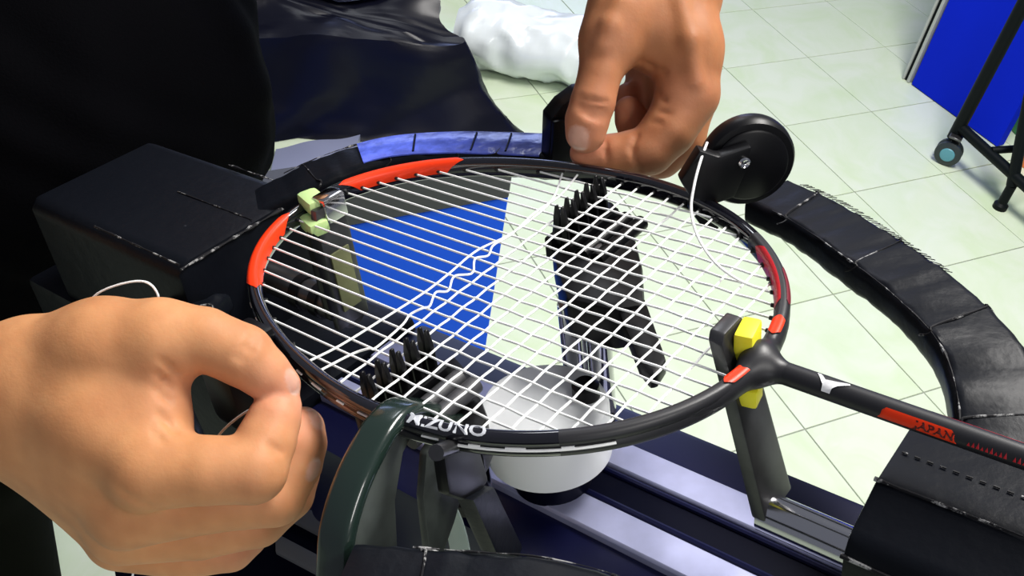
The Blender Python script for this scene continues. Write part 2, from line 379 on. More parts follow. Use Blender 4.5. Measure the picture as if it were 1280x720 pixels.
# ------------------------------------------------------------------ rolls of milky plastic film on the floor
def film_roll(p0, p1, r, label, seed):
    L = np.linalg.norm(p1-p0); k, rows = 56, 46; d = (p1-p0)/L; s = np.cross(d, ZA); V = []
    for i in range(rows):
        a = i/(rows-1); e = min(1, .62+5*min(a, 1-a))
        for j in range(k):
            q = 2*math.pi*j/k; V.append(p0+d*L*a+ZA*r+(s*math.cos(q)*1.12+ZA*math.sin(q)*.97)*r*e)
    V = np.array(V); cen = np.repeat(np.array([p0+d*L*i/(rows-1)+ZA*r for i in range(rows)]), k, 0); rad = V-cen; rad /= np.linalg.norm(rad, axis=1)[:, None]
    w1 = np.abs(wob(V*np.array([1, 1, 1.4]), 26, seed)); w2 = np.abs(wob(V, 55, seed+2))
    V = V+rad*(r*.13*(.8-w1)+r*.06*(.7-w2))[:, None]; V[:, 2] = np.maximum(V[:, 2], .003)
    F = [(i*k+j, i*k+(j+1) % k, (i+1)*k+(j+1) % k, (i+1)*k+j) for i in range(rows-1) for j in range(k)]+[tuple(range(k)), tuple(range((rows-1)*k, rows*k))]
    o = mesh('film_roll', V, F, M_CLEAR, loc=((p0+p1)/2).tolist(), sharp=50); return tag(o, label, 'film roll')
f0, f1 = pz(548, 90), pz(770, 132); off = np.array([.03, .09, 0])
film_roll(f0+off, f1+off, .088, 'long crumpled roll of milky plastic film lying on the tiles behind the hand', 2)
f0, f1 = pz(505, 8), pz(600, 22); film_roll(f0+np.array([0, .24, 0]), f1+np.array([0, .24, 0]), .09, 'milky plastic film bundle half hidden beyond the longer roll', 8)

# ================================================================== STRINGING MACHINE
base_w = m2w((0, 0, -.1)); base_w[2] = 0
mc = thing('stringing_machine', base_w.tolist(), 'racket stringing machine with black vinyl wrapped arms and a tilted navy turntable', 'stringing machine')
def mpart(name, VF, m, parent=None, smooth=True, sharp=None): return mesh(name, m2w(VF[0]), VF[1], m, parent or mc, smooth, sharp=sharp)
I3 = np.eye(3)
# turntable beam
beam = mpart('turntable_beam', box((.1275, 0, -.135), (.485, .104, .068), I3, .004), M_NAVY)
mpart('tower_pedestal', box((-.245, 0, -.132), (.258, .100, .072), I3, .005), M_VINYL)
for s in (1, -1):
    mpart('rail_strip', box((.1275, s*.0185, -.0995), (.484, .0170, .006), I3, .0012, 1), M_ALU)
mpart('rail_groove', box((.1275, 0, -.1005), (.483, .014, .0035), I3, .001, 1), M_NAVYD)
for s in (1, -1): mpart('groove_lip', tube([(-.113, s*.0078, -.0985), (.369, s*.0078, -.0985)], .0016, 8), M_NAVY)
cap = mpart('centre_cap', lathe((.0255, -.010, -.0785), (0, 0, 1), [(.0280, 0), (.0280, .0225), (.0270, .025), (.025, .026), (.010, .0265)], 64), M_HUB)
mpart('cap_neck', lathe((.0255, -.010, -.0970), (0, 0, 1), [(.018, 0), (.018, .019)], 40), M_NAVYD, cap)
mpart('cap_screw', lathe((.0385, .003, -.0525), (0, 0, 1), [(.006, 0), (.006, .006), (.004, .008)], 20), M_PLAST)
# stand
cw = m2w((0, 0, -.165)); 
V, F = lathe(cw*np.array([1, 1, 0])+ZA*.05, ZA, [(.045, 0), (.045, cw[2]-.05)], 36); mesh('column', V, F, M_NAVY, mc)
V, F = lathe(cw*np.array([1, 1, 0]), ZA, [(.20, 0), (.20, .03), (.18, .045), (.06, .055)], 48); mesh('foot_plate', V, F, M_PLAST, mc)
for q in ((150, 760), (560, 900)):                               # floor feet of the stand
    e = pz(*q); e[2] = .022; c0 = cw*np.array([1, 1, 0])+ZA*.022; dd = (e-c0)/np.linalg.norm(e-c0)
    V, F = box((c0+e)/2, (np.linalg.norm(e-c0), .07, .04), [dd, np.cross(ZA, dd), ZA], .008); mesh('stand_foot', V, F, M_PLAST, mc)
V, F = box(cw-ZA*.02, (.16, .10, .09), [MX*[1, 1, 0]/np.linalg.norm(MX[:2]), MY*[1, 1, 0]/np.linalg.norm(MY[:2]), ZA], .006); mesh('tilt_bracket', V, F, M_PLAST, mc)
# tool tray slung under the beam on the near side
TP = [tuple(pm(u, v, -.21)[:2]) for u, v in [(138, 690), (150, 760), (300, 800), (470, 760), (470, 590), (330, 580)]]
TP = TP if sum(TP[i][0]*TP[(i+1) % 6][1]-TP[(i+1) % 6][0]*TP[i][1] for i in range(6)) > 0 else TP[::-1]
tray = mpart('tool_tray', prism(TP, -.228, -.210, lambda P: P, .003), M_NAVYD)
for v0, v1 in ((618, 650), (676, 700)):
    Q_ = [tuple(pm(u, v, -.2095)[:2]) for u, v in [(345, v0-8), (345, v1-8), (440, v1+42), (440, v0+42)]]
    Q_ = Q_ if sum(Q_[i][0]*Q_[(i+1) % 4][1]-Q_[(i+1) % 4][0]*Q_[i][1] for i in range(4)) > 0 else Q_[::-1]
    mpart('tray_strip', prism(Q_, -.212, -.2075, lambda P: P, .001), M_HUB2, tray)
# towers
def prism_x(profile, x0, x1, bev): return prism(profile, x0, x1, lambda P: np.stack([P[:, 2], P[:, 0], P[:, 1]], 1), bev)
tw = mpart('tip_tower', prism_x([(.046, -.034), (.040, -.028), (-.040, -.028), (-.046, -.034), (-.046, -.10), (.046, -.10)], -.33, -.180, .004), M_VINYL)
def seam(P, r=.0006, parent=None, m=None):
    P = spline(P, 24); rr = r*(1+.5*wob(P, 300, 3)); return mpart('seam', tube(P, np.maximum(rr, r*.3), 6), m or M_SEAM, parent)
seam([(-.1795, -.044, -.0305), (-.1795, .044, -.0295)], .0008, tw); seam([(-.181, -.043, -.0285), (-.23, -.043, -.0280), (-.26, -.043, -.028)], .0006, tw)
seam([(-.182, .0435, -.0285), (-.25, .043, -.0275)], .0006, tw); seam([(-.182, .006, -.0277), (-.25, .006, -.0275)], .0003, tw)
th = mpart('throat_tower', prism_x([(.034, -.024), (.028, -.019), (-.012, -.0195), (-.033, -.027), (-.037, -.034), (-.037, -.10), (.034, -.10)], .168, .36, .0030), M_VINYL)
seam([(.168, -.013, -.0192), (.26, -.013, -.0190), (.36, -.013, -.0190)], .00055, th)
seam([(.1678, -.0365, -.034), (.26, -.0375, -.034), (.36, -.0375, -.034)], .0008, th)
st = []
for y in (.024, .003):                                           # stitched hems on the top of the throat tower
    for k in range(40): st.append(box((.172+k*.0042, y, -.0187), (.0020, .0005, .0005), I3))
mpart('stitching', join(*st), M_SEAM, th, False)
# shoulder arms: two from each tower
ARM_R = np.array([(.056, .136, -.022), (.085, .1265, -.026), (.118, .109, -.028), (.150, .089, -.028), (.177, .064, -.029), (.196, .030, -.033), (.204, -.002, -.040)])
ARM_R[:, 2] = [-.0185, -.0185, -.0185, -.0185, -.020, -.026, -.036]; ARM_R[:4, 1] -= .0015
ARM_L = np.array([(-.066, .130, -.021), (-.095, .119, -.021), (-.128, .104, -.021), (-.158, .083, -.022), (-.180, .050, -.026), (-.200, .02, -.036)])
prof_arm = rrect(.031, .014, .0042, 4)
def arm(P, mirror, name):
    P = np.array(P)
    if mirror: P = P*np.array([1, -1, 1])
    Q = spline(P, 70)
    sc = 1+.014*wob(Q, 60, 2); V, F = sweep(Q, prof_arm, (0, 0, 1), scale=sc)
    V = V+.0005*wob(V, 400, 5)[:, None]*np.array([0, 0, 1]); a = mpart(name, (V, F), M_VINYL)
    T, S, U = frames(Q, (0, 0, 1))
    for f in (.12, .36, .58, .80):                               # tape edges wrapped round the arm
        i = int(f*69); w_, h_ = .0157*sc[i], .0071*sc[i]
        ring = rrect(2*w_, 2*h_, .0045*sc[i], 3)
        seam([Q[i]+S[i]*x+U[i]*y+T[i]*(.004*math.sin(k*.9)) for k, (x, y) in enumerate(ring[(0 if not mirror else 0):9])], .00045, a)
    e = spline([Q[int(k)]+S[int(k)]*(.0140 if not mirror else -.0140)+U[int(k)]*.0068 for k in np.linspace(6, 60, 10)], 40)
    mpart('seam', tube(e, np.abs(.0005*wob(e, 250, 8))+.0001, 6), M_SEAM, a)
    return a
ARM_RN = np.array([(.050, .1435, -.022), (.085, .1265, -.020), (.122, .110, -.021), (.160, .112, -.028), (.205, .106, -.050), (.245, .075, -.065), (.262, .03, -.075)])
ARM_LN = ARM_L*np.array([1, 1, 1])-np.array([0, 0, .032])
arm(ARM_R, False, 'shoulder_arm'); arm(ARM_RN, True, 'shoulder_arm'); arm(ARM_L, False, 'shoulder_arm'); arm(ARM_LN, True, 'shoulder_arm')
# blue window reflection, painted as a strip on top of the far left arm
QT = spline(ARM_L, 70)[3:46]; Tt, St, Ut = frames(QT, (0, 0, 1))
tp_ = mpart('blue_sheen', sweep(QT+Ut*.0073, rrect(.0265, .0012, .0005, 2), (0, 0, 1)), mat('painted_blue_sheen', (.10, .15, .70), .2, spec=.6, var=.25, vscale=120, bump=.3, bscale=120))
for f in (9, 17, 30):  # dark lines where wrap edges break the painted reflection
    i = f; mpart('sheen_break_line', tube([QT[i]-St[i]*.0108+Ut[i]*.0081, QT[i]+St[i]*.0108+Ut[i]*.0081+Tt[i]*.003], .0006, 6), M_NAVYD, tp_)
# fringe of worn threads along the far right arm's outer top edge
fr = []
Q = spline(ARM_R, 90); T, S, U = frames(Q, (0, 0, 1))
for k in range(60):
    i = 4+int(k*.62); p = Q[i]-S[i]*.0128+U[i]*.0069
    fr.append(tube([p, p+T[i]*(.003+.002*random.random())-S[i]*.0022+U[i]*.0002], .00022, 4))
mpart('frayed_thread', join(*fr), M_SEAM)

# side supports: round shields that stand on the ends of the arms and hook over the frame
class Plane:
    """upright plane through c turned by a about the bed normal; px() drops a pixel onto it, at() maps (across, up, out)"""
    def __init__(s, c, a, sy): s.c = np.array(c, float); s.N = np.array([math.cos(a), -sy*math.sin(a), 0]); s.V = np.cross([0, 0, 1], s.N)
    def px(s, u, v):
        r = MB_@ray(u, v); o = MB_@(CAMP-MO); p = o+r*(((s.c-o)@s.N)/(r@s.N))-s.c; return np.array([p@s.V, p[2]])
    def at(s, P): P = np.asarray(P, float); return s.c+np.outer(P[:, 0], s.V)+np.outer(P[:, 1], [0, 0, 1])+np.outer(P[:, 2], s.N)
    def pt(s, a, b, c): return s.at([[a, b, c]])[0]
    def poly(s, pts): return ccw([tuple(s.px(*p)) for p in pts])
def ccw(p):
    a = sum(p[i][0]*p[(i+1) % len(p)][1]-p[(i+1) % len(p)][0]*p[i][1] for i in range(len(p))); return p if a > 0 else p[::-1]
# far right: round black shield facing the camera
K = Plane((.068, .115, 0), .8, 1); cv, cz, r_ = -.0112, .0148, .0212
def shield(K, cv, cz, r_, th, m):
    return mpart('side_support', lathe(K.pt(cv, cz, -th), K.N, [(r_*.80, 0), (r_*.93, .0003), (r_*.985, th*.2), (r_, th*.5), (r_*.985, th*.8), (r_*.93, th-.0003), (r_*.80, th)], 64), m)
s_fr = shield(K, cv, cz, r_, .011, M_PLAST)
mpart('face_plate', lathe(K.pt(cv, cz, 0), K.N, [(r_*.80, -.0005), (r_*.80, .0008), (r_*.76, .0014), (.002, .0014)], 48), M_PLAST, s_fr)
br = mpart('bracket', prism(K.poly([(845, 216), (869, 178), (893, 186), (933, 173), (926, 205), (912, 236), (884, 246), (856, 234)]), .0012, .0085, K.at, .0014), M_PLAST, s_fr)
b_ = K.px(923, 192); mpart('bolt', lathe(K.pt(b_[0], b_[1], .0085), K.N, [(.0026, 0), (.0026, .001), (.0019, .0018), (.001, .0012)], 18), M_CHROME, br)
mpart('hook', prism(K.poly([(862, 238), (884, 240), (900, 262), (896, 284), (872, 276), (858, 256)]), -.006, .0035, K.at, .0014), M_PLAST, s_fr)
# near right: tall arched shield with a rounded dark green rim
K = Plane((.024, -.105, 0), .2, -1)
arc = [K.px(*q) for q in [(536, 516), (519, 501), (500, 498), (484, 499), (467, 511), (449, 535), (422, 588), (404, 646), (400, 690), (399, 735), (404, 775)]]
arc3 = K.at([(a, b-.003, .0055) for a, b in spline(np.array(arc), 60)])
s_nr = mpart('side_support', sweep(arc3, rrect(.0065, .0135, .0030, 4), K.N), M_PLASTG)
web = [(a+.001, b-.004) for a, b in arc[2:]]+[tuple(K.px(*q)) for q in [(470, 775), (478, 690), (474, 620), (484, 560), (504, 520)]]
mpart('web_plate', prism(ccw([tuple(q) for q in web]), .001, .0070, K.at, .0008), M_SHIELD, s_nr)
br = mpart('bracket', prism(K.poly([(496, 556), (512, 530), (540, 516), (548, 545), (545, 600), (534, 640), (512, 700), (502, 690), (492, 610)]), .0095, .0130, K.at, .0012), M_SHIELD, s_nr)
b_ = K.px(526, 576); mpart('knob', lathe(K.pt(b_[0], b_[1], .0130), K.N, [(.0046, 0), (.0056, .0015), (.0056, .005), (.0042, .0075), (.0015, .0085)], 28), M_PLAST, br)
mpart('hook', prism(K.poly([(500, 506), (541, 506), (545, 528), (508, 540)]), .004, .0165, K.at, .0030), M_PLASTG, s_nr)
strip = K.at([(*K.px(*q), .004) for q in [(528, 606), (545, 625), (558, 655), (566, 690), (570, 730)]])
mpart('guard_strip', sweep(spline(strip, 24), rrect(.0015, .010, .0006, 2), K.N), mat('pale_green_clear_plastic', (.32, .40, .37), .25, coat=.5), s_nr)
K2 = Plane((.050, -.085, 0), .35, -1)
mpart('lever_block', prism(K2.poly([(548, 560), (590, 545), (606, 600), (585, 628), (556, 618)]), -.003, .002, K2.at, .002), M_PLAST, s_nr)
mpart('lever_strap', prism(K2.poly([(575, 622), (603, 606), (640, 680), (636, 694), (606, 690)]), -.002, .005, K2.at, .0016), M_VINYL, s_nr)
mpart('lever_pin', tube([K2.pt(*K2.px(545, 566), .0), K2.pt(*K2.px(582, 552), .0)], .0028, 12), M_GUN, s_nr)
# far left: black block beside the upper thumb
K = Plane((-.058, .120, 0), .6, 1)
s_fl = mpart('side_support', prism(K.poly([(683, 202), (685, 146), (700, 128), (722, 112), (745, 108), (752, 206)]), -.010, .004, K.at, .0018), M_PLAST)
mpart('bracket', prism(K.poly([(684, 200), (686, 146), (712, 140), (714, 204)]), .004, .0075, K.at, .0012), M_PLAST, s_fl)
# near left: dark cap that hooks over the frame beside the lower hand
s_nl = mpart('side_support', box((-.056, -.098, -.012), (.020, .022, .036), I3, .004), M_PLAST)
mpart('hook', box((-.052, -.0895, .0065), (.016, .012, .006), I3, .0024), M_PLAST, s_nl)

# tip support
tip_tube = mpart('slide_tube', tube([(-.20, 0, -.058), (-.105, 0, -.058)], .0085, 28), M_GUN)
for x in (-.145, -.13): mpart('tube_collar', tube([(x, 0, -.058), (x+.006, 0, -.058)], .0098, 28), M_PLAST)
tp = mpart('tip_plate', prism([(-.012, -.062), (.009, -.062), (.009, -.01), (.0075, .006), (-.0085, .006), (-.012, -.01)], -.1075, -.1035, lambda P: np.stack([P[:, 2], P[:, 0], P[:, 1]], 1), .0008), M_GUN)
mpart('plate_core', box((-.1030, -.001, -.036), (.0012, .012, .034), I3, .0004), M_OLIVE, tp)
mpart('tip_clip', join(box((-.106, .002, .0085), (.009, .013, .0035), I3, .0014), box((-.1025, .002, .003), (.0022, .013, .012), I3, .0008)), M_CHROME, tp)
mpart('rubber_pad', box((-.1135, -.0015, .0055), (.016, .0105, .0075), [[.95, -.3, 0], [.3, .95, 0], [0, 0, 1]], .0026), M_GRN, tp)
mpart('rubber_pad', box((-.1085, -.0075, -.0025), (.015, .0105, .0075), [[.95, -.3, 0], [.3, .95, 0], [0, 0, 1]], .0026), M_GRN, tp)
mpart('frame_stop', box((-.105, -.013, -.028), (.005, .006, .05), I3, .0015), M_PLAST, tp)
# throat support
tubeo = mpart('slide_tube', lathe((.1265, -.008, -.062), (1, 0, 0), [(.0062, 0), (.0078, .0008), (.0078, .075)], 40), M_CHROME)
tpl = mpart('throat_plate', prism([(-.0125, -.060), (.0090, -.060), (.0115, .0095), (.0095, .013), (-.003, .013), (-.0055, .0105)], .1055, .1115, lambda P: np.stack([P[:, 2]-(P[:, 1]+.06)*.32+.0206, P[:, 0]-.003, P[:, 1]], 1), .0012), M_GUN)
mpart('rubber_pad', box((.1132, .0030, .0022), (.0072, .0125, .0205), [[.98, .19, 0], [-.19, .98, 0], [0, 0, 1]], .0016), M_YEL, tpl)
mpart('rubber_pad', box((.1185, -.004, -.0105), (.0070, .009, .0080), [[.98, .19, 0], [-.19, .98, 0], [0, 0, 1]], .0016), M_YEL, tpl)

# ================================================================== STRING CLAMPS (lift off the rails)
def string_clamp(jx, jy, jdir, post, body, lever, label, zb, teeth=5, pitch=.0077):
    loc = m2w((post[0], post[1], -.0965)); t = thing('string_clamp', loc.tolist(), label, 'string clamp', 'string clamps under the strings')
    J = np.array([jx, jy, 0.]); dj = np.array([*jdir, 0], float); dj /= np.linalg.norm(dj); pj = np.array([dj[1], -dj[0], 0])
    for k in range(teeth):
        for s in (-1, 1):
            c = J+dj*(k-(teeth-1)/2)*pitch+pj*s*.0018
            V, F = prism([(-.0017, -.012), (.0021, -.012), (.0020, .002), (.0005, .0085), (-.0007, .0088), (-.0016, .002)], -.0010, .0010, lambda P: c+np.outer(P[:, 0], pj*s)+np.outer(P[:, 1], [0, 0, 1])+np.outer(P[:, 2], dj), .0004, 1)
            mpart('tooth', (V, F), M_PLAST, t)
    half = (teeth-1)/2*pitch+.004
    V, F = join(*[box(J+pj*s*.0055+np.array([0, 0, -.014]), (2*half, .0045, .012), [dj, pj, [0, 0, 1]], .0012) for s in (-1, 1)])
    mpart('jaw', (V, F), M_PLAST, t)
    for q in (.0125, .0205): mpart('roller', tube([J+pj*q-dj*half*.95+[0, 0, -.012], J+pj*q+dj*half*.95+[0, 0, -.012]], .0036, 16), M_ROLLER if lever is None else M_PLAST, t)
    bd = mpart('body', prism(body, zb-.022, zb, lambda P: P, .003), M_PLAST, t)
    mpart('screw', lathe((*np.mean(body, 0), zb), (0, 0, 1), [(.0035, 0), (.0035, .0015), (.002, .002)], 18), M_GUN, bd)
    if lever is not None: mpart('lever', prism(lever, zb-.010, zb-.002, lambda P: P, .002), M_PLAST, t)
    px, py = post
    mpart('post', join(*[tube([(px+a, py+b, -.092), (px+a, py+b, zb-.015)], .0058, 20) for a, b in ((-.004, -.004), (.0045, .004))]), M_CHROME, t)
    mpart('base', lathe((px, py, -.0962), (0, 0, 1), [(.011, 0), (.011, .006), (.009, .008)], 32), M_PLAST, t)
    return t
zb = -.012
P2 = lambda pts, z: [tuple(pm(u, v, z)[:2]) for u, v in pts]
body_f = P2([(692, 262), (688, 300), (695, 335), (708, 372), (766, 386), (806, 380), (803, 330), (790, 278), (765, 250), (728, 246)], zb)[::-1]
lev_f = P2([(768, 372), (798, 446), (812, 463), (822, 460), (833, 443), (828, 428), (806, 366)], zb)[::-1]
jf = pm(729, 244, 0.002); jf[1] = round(jf[1]/.0077)*.0077-.0077; jf[0] = -.0012
string_clamp(jf[0], jf[1], (0, 1), (.019, .031), ccw(body_f), ccw(lev_f), 'black toothed string clamp on chrome post near the upper hand with long lever', zb)
jn = pm(497, 452, 0.003); jn[1] = round(jn[1]/.0077)*.0077; jn[0] = .0076
body_n = P2([(548, 468), (566, 440), (592, 470), (610, 518), (600, 542), (558, 542)], -.018)
string_clamp(jn[0], jn[1], (0, 1), (.002, -.042), ccw(body_n), None, 'black toothed string clamp beside the green-rimmed support at the near frame side', -.018)

# ================================================================== RACKET
rk_o = m2w((.12, 0, 0))
rq = thing('badminton_racket', rk_o.tolist(), 'black badminton racket with orange-red accents and white strings clamped in the machine', 'racket')
def rpart(name, VF, m, parent=None, smooth=True, sharp=None): return mesh(name, m2w(VF[0]), VF[1], m, parent or rq, smooth, sharp=sharp)
RC = [.106-.0015, .002, .0135, -.002, .001]
def rim(th): 
    th = np.asarray(th, float); r = sum(c*np.cos(k*th) for k, c in enumerate(RC)); return np.stack([r*np.cos(th), r*np.sin(th), 0*th], -1)
def rsec(w=.0060, h=.0098, n=24, grow=0.):
    a = np.linspace(0, 2*np.pi, n, endpoint=False); c, s = np.cos(a), np.sin(a)
    x = np.sign(c)*np.abs(c)**.75*(w/2+grow); y = np.sign(s)*np.abs(s)**.75*(h/2+grow)
    out = np.stack([x, y], 1)
    g = (np.abs(s) < .25) & (c > 0); out[g, 0] -= .0009*(1 if grow == 0 else 1)      # string groove on the outside
    return out
N_ = 260; TH = np.linspace(0, 2*np.pi, N_, endpoint=False)
V, F = sweep(rim(TH), rsec(), (0, 0, 1), True); 
# matt charcoal round the throat half, gloss lacquer elsewhere
kq = 24; mid = [1 if (i < 30 or i > 230) else 0 for i in range(N_) for j in range(kq)]
mesh('frame', m2w(V), F, M_RGLOSS, rq, True, mats=[M_RGLOSS, M_RMATT], midx=mid, sharp=45)
def rim_th(u, v): q = pm(u, v, 0); return math.atan2(q[1], q[0])
def accent(t0, t1, a0, a1, m, name='accent_stripe', taper=.15, n=40, g=0.):
    """coloured lacquer panel that follows the frame; a0..a1 are section angles in degrees (0 outer, 90 top, 180 inner)"""
    T_ = np.linspace(t0, t1, n); P = rim(T_); _, S, U = frames(P, (0, 0, 1)); k = 12; V = []
    sgn = 1 if t1 > t0 else -1
    for i in range(n):
        f = i/(n-1); e = min(1, f/taper if f < .5 else (1-f)/taper); mid_ = (a0+a1)/2
        for j in range(k):
            a = math.radians(mid_+(a0-mid_)*e+((mid_+(a1-mid_)*e)-(mid_+(a0-mid_)*e))*j/(k-1)); c, s = math.cos(a), math.sin(a)
            x = math.copysign(abs(c)**.75, c)*(.00325+g); y = math.copysign(abs(s)**.75, s)*(.00515+g)
            V.append(P[i]+S[i]*x*sgn+U[i]*y)
    F = [(i*k+j, i*k+j+1, (i+1)*k+j+1, (i+1)*k+j) for i in range(n-1) for j in range(k-1)]
    return rpart(name, (np.array(V), F), m, sharp=60)
tl0, tl1 = rim_th(327, 372), rim_th(357, 275); tr0, tr1 = rim_th(430, 244), rim_th(583, 212)
tl0, tl1 = [x+2*math.pi if x < 0 else x for x in (tl0, tl1)]
accent(min(tl0, tl1), max(tl0, tl1), 25, 185, M_RED); accent(min(tr0, tr1), max(tr0, tr1), 30, 190, M_RED)
accent(min(tl0, tl1)+.05, max(tl0, tl1)-.05, -38, 8, M_DRED, taper=.3)
accent(rim_th(977, 396), rim_th(946, 314), 100, 200, M_DRED, taper=.1); accent(rim_th(980, 392), rim_th(972, 345), 30, 72, M_WINE, taper=.1); accent(rim_th(968, 432), rim_th(976, 408), 55, 125, M_RED, taper=.2, g=.0003); accent(rim_th(895, 487), rim_th(938, 468), 55, 120, M_RED, taper=.2, g=.0003)
accent(math.radians(58), math.radians(68), 10, 70, M_DRED)
# throat joint and shaft
def sdf_mesh(fn, lo, hi, step):
    lo = np.array(lo); n = np.ceil((np.array(hi)-lo)/step).astype(int)+1
    ax = [lo[i]+np.arange(n[i])*step for i in range(3)]
    D = fn(ax).astype(np.float32)
    return nets(D, lo, step)
def nets(D, lo, step):
    s = D < 0; n = np.array(D.shape); cs = n-1
    cnt = np.zeros(cs, np.float32); acc = [np.zeros(cs, np.float32) for _ in range(3)]
    sl = lambda o: tuple(slice(o[i], o[i]+cs[i]) for i in range(3))
    for a in range(3):
        for b0 in (0, 1):
            for b1 in (0, 1):
                o0 = [0, 0, 0]; oth = [i for i in range(3) if i != a]; o0[oth[0]] = b0; o0[oth[1]] = b1; o1 = list(o0); o1[a] = 1
                d0, d1 = D[sl(o0)], D[sl(o1)]; m = (d0 < 0) != (d1 < 0); t = np.where(m, d0/np.where(m, d0-d1, 1), 0)
                cnt += m
                for i in range(3): acc[i] += np.where(m, t if i == a else o0[i], 0)
    act = cnt > 0; idx = -np.ones(cs, np.int64); idx[act] = np.arange(act.sum())
    ijk = np.argwhere(act); V = lo+step*(ijk+np.stack([acc[i][act]/cnt[act] for i in range(3)], 1)); Fq = []
    for a in range(3):
        oth = [i for i in range(3) if i != a]
        S0 = [slice(1, -1)]*3; S0[a] = slice(0, n[a]-1); S1 = list(S0); S1[a] = slice(1, n[a])
        m = s[tuple(S0)] != s[tuple(S1)]; flip = s[tuple(S0)][m]; q = np.argwhere(m)
        q[:, oth[0]] += 1; q[:, oth[1]] += 1
        c = []
        for b0, b1 in ((1, 1), (0, 1), (0, 0), (1, 0)):
            r = q.copy(); r[:, oth[0]] -= b0; r[:, oth[1]] -= b1; c.append(idx[r[:, 0], r[:, 1], r[:, 2]])
        f = np.stack(c, 1); f[flip] = f[flip][:, ::-1]; Fq.append(f)
    Fq = np.concatenate(Fq)
    return V, Fq[(Fq >= 0).all(1)]
def rcone(P, a, b, r1, r2):                                      # round cone, P as broadcastable x,y,z
    ba = b-a; l2 = ba@ba; rr = r1-r2; a2 = l2-rr*rr; il2 = 1/l2
    p = [P[i]-a[i] for i in range(3)]; y = p[0]*ba[0]+p[1]*ba[1]+p[2]*ba[2]; z = y-l2
    q = [p[i]*l2-ba[i]*y for i in range(3)]; x2 = q[0]**2+q[1]**2+q[2]**2
    y2 = y*y*l2; z2 = z*z*l2; k = np.sign(rr)*rr*rr*x2
    d = (np.sqrt(x2*a2*il2)+y*rr)*il2-r1
    d = np.where(np.sign(z)*a2*z2 > k, np.sqrt(x2+z2)*il2-r2, d)
    return np.where(np.sign(y)*a2*y2 < k, np.sqrt(x2+y2)*il2-r1, d)
def smin(a, b, k):
    h = np.maximum(k-np.abs(a-b), 0)/k; return np.minimum(a, b)-h*h*k*.25
def throat_fn(ax):
    X, Y, Z = ax[0][:, None, None], ax[1][None, :, None], ax[2][None, None, :]*.72
    P = [X, Y, Z]; d = rcone([X, Y, Z/.72], np.array([.1190, 0, 0]), np.array([.150, 0, 0]), .0042, .0038)
    for s in (1, -1):
        tt = np.radians([0, 3, 6, 9, 12, 15, 17])*s; q = rim(tt); rr = [.0034, .0035, .0036, .0035, .0033, .0030, .0024]
        e = None
        for i in range(6):
            c = rcone(P, q[i], q[i+1], rr[i], rr[i+1]); e = c if e is None else np.minimum(e, c)
        d = smin(d, e, .0085)
    return d
V, F = sdf_mesh(throat_fn, (.095, -.055, -.011), (.160, .055, .011), .00075); rpart('throat_joint', (V, F), M_RMATT, sharp=80)
rpart('shaft', tube([(.125, 0, 0), (.148, 0, 0), (.30, 0, 0), (.338, 0, 0)], [.0041, .0041, .0038, .0038], 28), M_RMATT)
rpart('handle_grip', lathe((.335, 0, 0), (1, 0, 0), [(.006, 0), (.0115, .012), (.0125, .03), (.0125, .17), (.0145, .185), (.0135, .192)], 8), M_PLAST)
def shaft_patch(x0, x1, a0, a1, m, name, taper=.06, n=24, rr=.00415, k=8):
    V = []
    for i in range(n):
        f = i/(n-1); x = x0+(x1-x0)*f; e = min(1, f/taper) if f < .5 else min(1, (1-f)/taper)
        for j in range(k):
            a = math.radians(a0+(a1-a0)*e*j/(k-1)); R_ = rr-.00025*min(1, max(0, (x-.148)/.15)); V.append((x, -R_*math.cos(a), R_*math.sin(a)))
    return rpart(name, (np.array(V), [(i*k+j, i*k+j+1, (i+1)*k+j+1, (i+1)*k+j) for i in range(n-1) for j in range(k-1)]), m)
xr = lambda u, v: pm(u, v, .002)[0]
shaft_patch(xr(1094, 517), xr(1193, 553), -12, 48, M_RED, 'accent_stripe')
shaft_patch(xr(1165, 530), .335, 118, 124, M_DRED, 'accent_stripe')
def lettering(txt, size, to, m, name='lettering', align='LEFT', parent=None, ext=.00008, sx=1.):
    cu = bpy.data.curves.new('t', 'FONT'); cu.body = txt; cu.size = size; cu.extrude = ext; cu.resolution_u = 3; cu.align_x = align; cu.align_y = 'CENTER'; cu.offset = size*.028
    ob = bpy.data.objects.new('t', cu); COL.objects.link(ob); dg = bpy.context.evaluated_depsgraph_get()
    me = ob.evaluated_get(dg).to_mesh(); V = np.array([v.co[:] for v in me.vertices]); F = [list(p.vertices) for p in me.polygons]
    ob.evaluated_get(dg).to_mesh_clear(); bpy.data.objects.remove(ob); bpy.data.curves.remove(cu); V[:, 0] *= sx
    return rpart(name, (to(V), F), m, parent, False)
def on_shaft(x0, adeg, R_=.00422):                               # text along the shaft, wrapped on its near upper side
    def to(V):
        a = math.radians(adeg)+V[:, 1]/R_; r = R_+V[:, 2]-.00025*np.clip((x0+V[:, 0]-.148)/.15, 0, 1); return np.stack([x0+V[:, 0], -r*np.cos(a), r*np.sin(a)], 1)
    return to
lettering('JAPAN', .0038, on_shaft(xr(1139, 535), 17), M_DARKP, sx=1.12)
xa_ = xr(1203, 562)                                             # a worn row of red print too small to read
for k in range(15):
    if k != 9: shaft_patch(xa_+k*.00135, xa_+k*.00135+.0010, 4, 22+6*(k % 3), M_DRED, 'red_print', n=3, taper=.01, rr=.00425, k=3)
